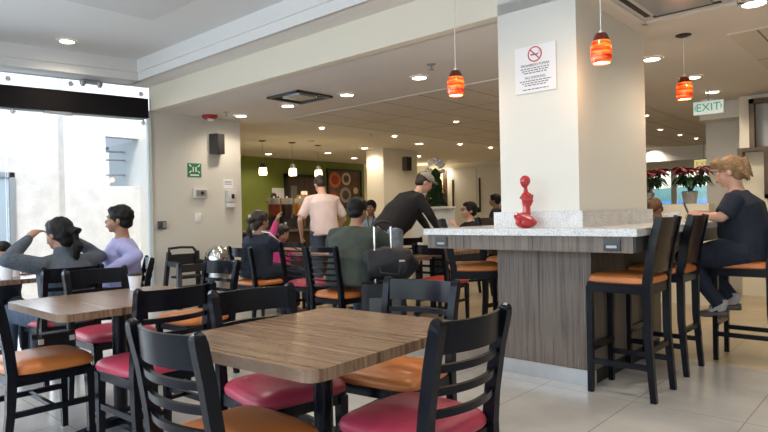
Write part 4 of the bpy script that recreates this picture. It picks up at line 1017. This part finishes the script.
for x, y, lb in ((7.45, 9.32, 'small steel tea jar on the counter, under the red juice'), (7.80, 9.30, 'small steel tea jar between the middle dispensers'), (8.15, 9.30, 'small steel tea jar right of the orange juice'), (8.48, 9.34, 'small steel jar near the pink shirt man'), (8.62, 9.5, 'tall steel jar at the right end of the counter')):
    t = thing('jar', lb, 'jar', (x, y, .94), 0, 'jars on the drinks counter'); G().lathe([(0, 0), (.03, 0), (.03, .12), (0, .12)], n=14).part('body', M['chrome'], t); G().lathe([(.032, .12), (.02, .145), (0, .15)], n=14).part('lid', M['white'], t)
bk = thing('basket', 'woven brown basket behind the orange juice dispenser', 'basket', (8.30, 9.74, .94)); G().lathe([(0, 0), (.13, 0), (.17, .62), (.15, .70), (.13, .60), (0, .58)], n=20, caps=False).part('weave', M['straw'], bk); G().lathe([(0, 0), (.07, 0), (.07, .12), (0, .13)], (0, 0, .66), 14).part('paper_roll', M['white'], bk)
sn = thing('potted_plant', 'dark bushy plant left on the drinks counter', 'plant', (7.50, 9.75, .94)); G().lathe([(0, 0), (.08, 0), (.11, .35), (0, .35)], n=16).part('pot', M['charcoal'], sn)
g = G()
for k in range(60):
    a = random.uniform(0, 2*PI); e = random.uniform(.1, 1.5); r = .20; c = Vector((0, 0, .5)); p = c + Vector((math.cos(a)*math.cos(e), math.sin(a)*math.cos(e), math.sin(e)))*r*random.uniform(.6, 1); u, v = frame(p-c); L = .06
    g.quad([c.lerp(p, .5), p-u*L*.6, p+(p-c)*.3, p+u*L*.6])
g.part('foliage', mat('burgundy_leaf', (.03, .012, .02), .7), sn)
nt_ = thing('wall_notice', 'white paper notice on the green wall left of the door', 'notice', (9.62, 12.296, 1.78)); G().bb(-.20, .20, -.006, 0, -.15, .15).part('sheet', M['paper'], nt_)
sw = thing('light_switch', 'pale outlet plate on the green wall behind the woman in navy', 'switch', (8.74, 12.296, 1.18)); G().bb(-.06, .06, -.02, 0, -.08, .08).part('plate', M['white'], sw)
dg2 = G().bb(9.88, 10.90, 12.24, 12.30, 0, 2.22); struct('door_2', dg2, M['darkwood'])
struct('trim_9', G().bb(9.80, 9.88, 12.20, 12.30, 0, 2.30).bb(10.90, 10.98, 12.20, 12.30, 0, 2.30).bb(9.80, 10.98, 12.20, 12.30, 2.22, 2.30), M['blackflat'])
struct('window_8', G().bb(9.98, 10.18, 12.225, 12.245, 1.25, 2.0), mat('door_lite', (.20, .20, .15), .2))
pc = thing('framed_picture', 'dark-framed picture of coffee cups on the green wall', 'picture', (11.97, 12.29, 1.95))
g = G()
for a in ((-.68, .68, -.55, -.50), (-.68, .68, .50, .55), (-.68, -.63, -.5, .5), (.63, .68, -.5, .5)): g.bb(a[0], a[1], -.05, 0, a[2], a[3])
g.part('frame', M['blackflat'], pc); G().bb(-.63, .63, -.02, 0, -.50, .50).part('canvas', M['cork'], pc)
for i, (x, z, r, m1, m2) in enumerate(((-.38, .24, .22, 'c_orange', 'c_red'), (.06, .28, .18, 'c_cream', 'cork'), (.02, -.18, .22, 'c_grey', 'cork'), (-.42, -.26, .18, 'c_red', 'c_orange'), (.43, -.05, .16, 'cork', 'c_cream'))):
    o = G().tube([(x, -.020, z), (x, -.026, z)], r, 24).part('painted_saucer', M[m1], pc); G().tube([(x, -.026, z), (x, -.031, z)], r*.6, 20).part('painted_cup', M[m2], o)
t = thing('loudspeaker', 'dark loudspeaker on the rear cream pillar', 'loudspeaker', (10.75, 9.0, 2.36)); G().slab([(-.10, -.001), (.10, -.001), (.09, -.13), (-.09, -.13)], -.16, .16).part('cabinet', mat('speaker_brown', (.09, .07, .055), .6), t); G().bb(-.08, .08, -.136, -.13, -.14, .14).part('grille', M['blackflat'], t)

# christmas tree
TX, TY = 9.06, 6.84
tr = thing('christmas_tree', 'dark christmas tree with white ornaments behind the leaning man', 'christmas tree', (TX, TY, 0))
G().tube([(0, 0, 0), (0, 0, 1.9)], [.05, .015], 10).part('trunk', M['darkwood'], tr)
G().lathe([(0, 0), (.16, 0), (.18, .2), (0, .2)], n=16).part('pot', M['charcoal'], tr)
g = G()
for k in range(900):
    h = random.uniform(.3, 2.0); rr = .52*(1-(h-.3)/1.9)+.04; a = random.uniform(0, 2*PI); c, s = math.cos(a), math.sin(a); r1 = rr*random.uniform(.75, 1.05)
    p0_ = Vector((c*rr*.15, s*rr*.15, h+.06)); p1_ = Vector((c*r1, s*r1, h-.05)); u, v = frame(p1_-p0_)
    g.quad([p0_, p0_.lerp(p1_, .6)-u*.045, p1_, p0_.lerp(p1_, .6)+u*.045])
g.part('branches', M['leaf'], tr)
for k in range(34):
    h = .7+1.25*((k*.618) % 1); rr = .50*(1-(h-.3)/1.9)+.05; a = k*2.399; 
    o = G().ell((0, 0, 0), .038, None, 10).part('bauble', M['bauble']); o.location = (TX+math.cos(a)*rr, TY+math.sin(a)*rr, h); tag(o, 'round silvery white bauble on the christmas tree', 'bauble', 'baubles on the christmas tree')
tp = thing('tree_topper', 'cluster of white flowers on top of the christmas tree', 'ornament', (TX, TY, 1.93)); g = G()
for k in range(22):
    a = random.uniform(0, 2*PI); e = random.uniform(-.5, 1.4); g.ell((.16*math.cos(a)*math.cos(e), .16*math.sin(a)*math.cos(e), .12+.15*math.sin(e)), .045, None, 7)
g.part('flowers', M['bauble'], tp)
# low white partition, far white cupboard doors, glowing opening
pt = thing('reception_desk', 'low white reception panel behind the seated woman in glasses', 'reception desk', (7.35, 5.62, 0), R(-45)); G().bb(-.34, .34, -.03, .03, 0, 1.27).part('panel', M['wallwhite'], pt); G().bb(-.30, -.17, -.035, -.03, 1.10, 1.21).part('plate', M['alu'], pt)
G().bb(-.40, .34, -.10, .25, 1.27, 1.30).part('top', M['wallwhite'], pt)
fd = thing('cupboard', 'tall white double-door cupboard on the far wall', 'cupboard', (14.99, 9.7, 0), R(-90))
G().bb(-1.1, 1.0, -.10, 0, 0, 2.55).part('cupboard_frame', M['wallwhite'], fd)
for x0, x1 in ((-.95, -.05), (.0, .92)):
    o = G().bb(x0, x1, -.12, -.10, .05, 2.48).part('door', mat('far_white', (.66, .64, .60), .6), fd)
    G().bb(x0+.05, x0+.10, -.14, -.12, 1.2, 2.2).part('handle', M['blackflat'], o)
struct('trim_10', G().bb(14.94, 15.0, 10.86, 11.0, 0, 2.5).bb(14.94, 15.0, 11.55, 11.7, 0, 2.5), M['darkwood'])
struct('wall_opening_lit', G().bb(14.96, 14.99, 11.0, 11.55, 1.75, 2.45), mat('lit_opening', (.75, .6, .35), .6))
add_light('opening_lamp', 'POINT', (14.4, 11.3, 2.4), 12, (1, .8, .5), .1)

# partition with poinsettias, sea beyond the far windows
struct('wall_partition', G().bb(8.05, 8.35, 1.95, 3.3, 0, 1.25), M['cream'])
def poinsettia(x, y, z, label, sc=1):
    t = thing('poinsettia', label, 'potted plant', (x, y, z), 0, 'poinsettias'); t.scale = (sc,)*3
    G().lathe([(0, 0), (.07, 0), (.095, .15), (.085, .16), (0, .15)], n=18).part('foil_pot', M['foil'], t)
    g = G(); gr = G(); sm = G()
    for k in range(16):
        a = k*2.399; r = .08+.16*((k*.37) % 1); top_ = Vector((math.cos(a)*r, math.sin(a)*r, .44+.03*math.sin(k))); sm.tube([(0, 0, .12), Vector((top_.x*.5, top_.y*.5, .3)), top_], [.006, .005, .003], 5)
        for q in range(7):
            b = q*2*PI/7+k; d = Vector((math.cos(b), math.sin(b), .25)); tip = top_+d*.12+Vector((0, 0, -.06-.03*(q % 3))); u, v = frame(d); md = top_.lerp(tip, .5)+Vector((0, 0, .012)); g.quad([top_, md-u*.025, tip, md+u*.025])
        for q in range(4):
            b = q*PI/2+k*1.3; base = top_*.75+Vector((0, 0, .02)); d = Vector((math.cos(b), math.sin(b), -.35)); tip = base+d*.15+Vector((0, 0, -.08)); u, v = frame(d); md = base.lerp(tip, .5)+Vector((0, 0, .02)); gr.quad([base, md-u*.03, tip, md+u*.03])
    sm.part('stems', M['leaf'], t); g.part('red_bracts', M['leafred'], t); gr.part('green_leaves', M['leaf'], t)
poinsettia(8.20, 2.20, 1.25, 'red poinsettia in a foil pot before the bright window', 1.0)
poinsettia(8.20, 2.72, 1.25, 'red poinsettia mostly hidden by the pillar edge', 1.0)
struct('ground_sea', G().bb(30, 200, -80, 90, -3.2, -3), M['sea'])
hg = G(); hg.ring_loft([[(110, y, -3.1), (110, y, h), (120, y, h*.9), (125, y, -3.1)] for y, h in [(-80+4.25*k, 2.6+.9*noise.noise(Vector((k*.2, 5, 0)))) for k in range(41)]]); struct('ground_blue_ridge', hg, mat('blue_ridge', (.10, .22, .42), .9))
hg = G(); n = 40; prof = [(-80+170*k/n, 5.6+1.6*noise.noise(Vector((k*.35, 0, 0)))+.8*math.sin(k*.25)) for k in range(n+1)]
hg.ring_loft([[(150, y, -3.1), (150, y, h), (165, y, h*.9), (170, y, -3.1)] for y, h in prof]); struct('ground_hills', hg, M['hill'])

D.scenes.remove(TMP)
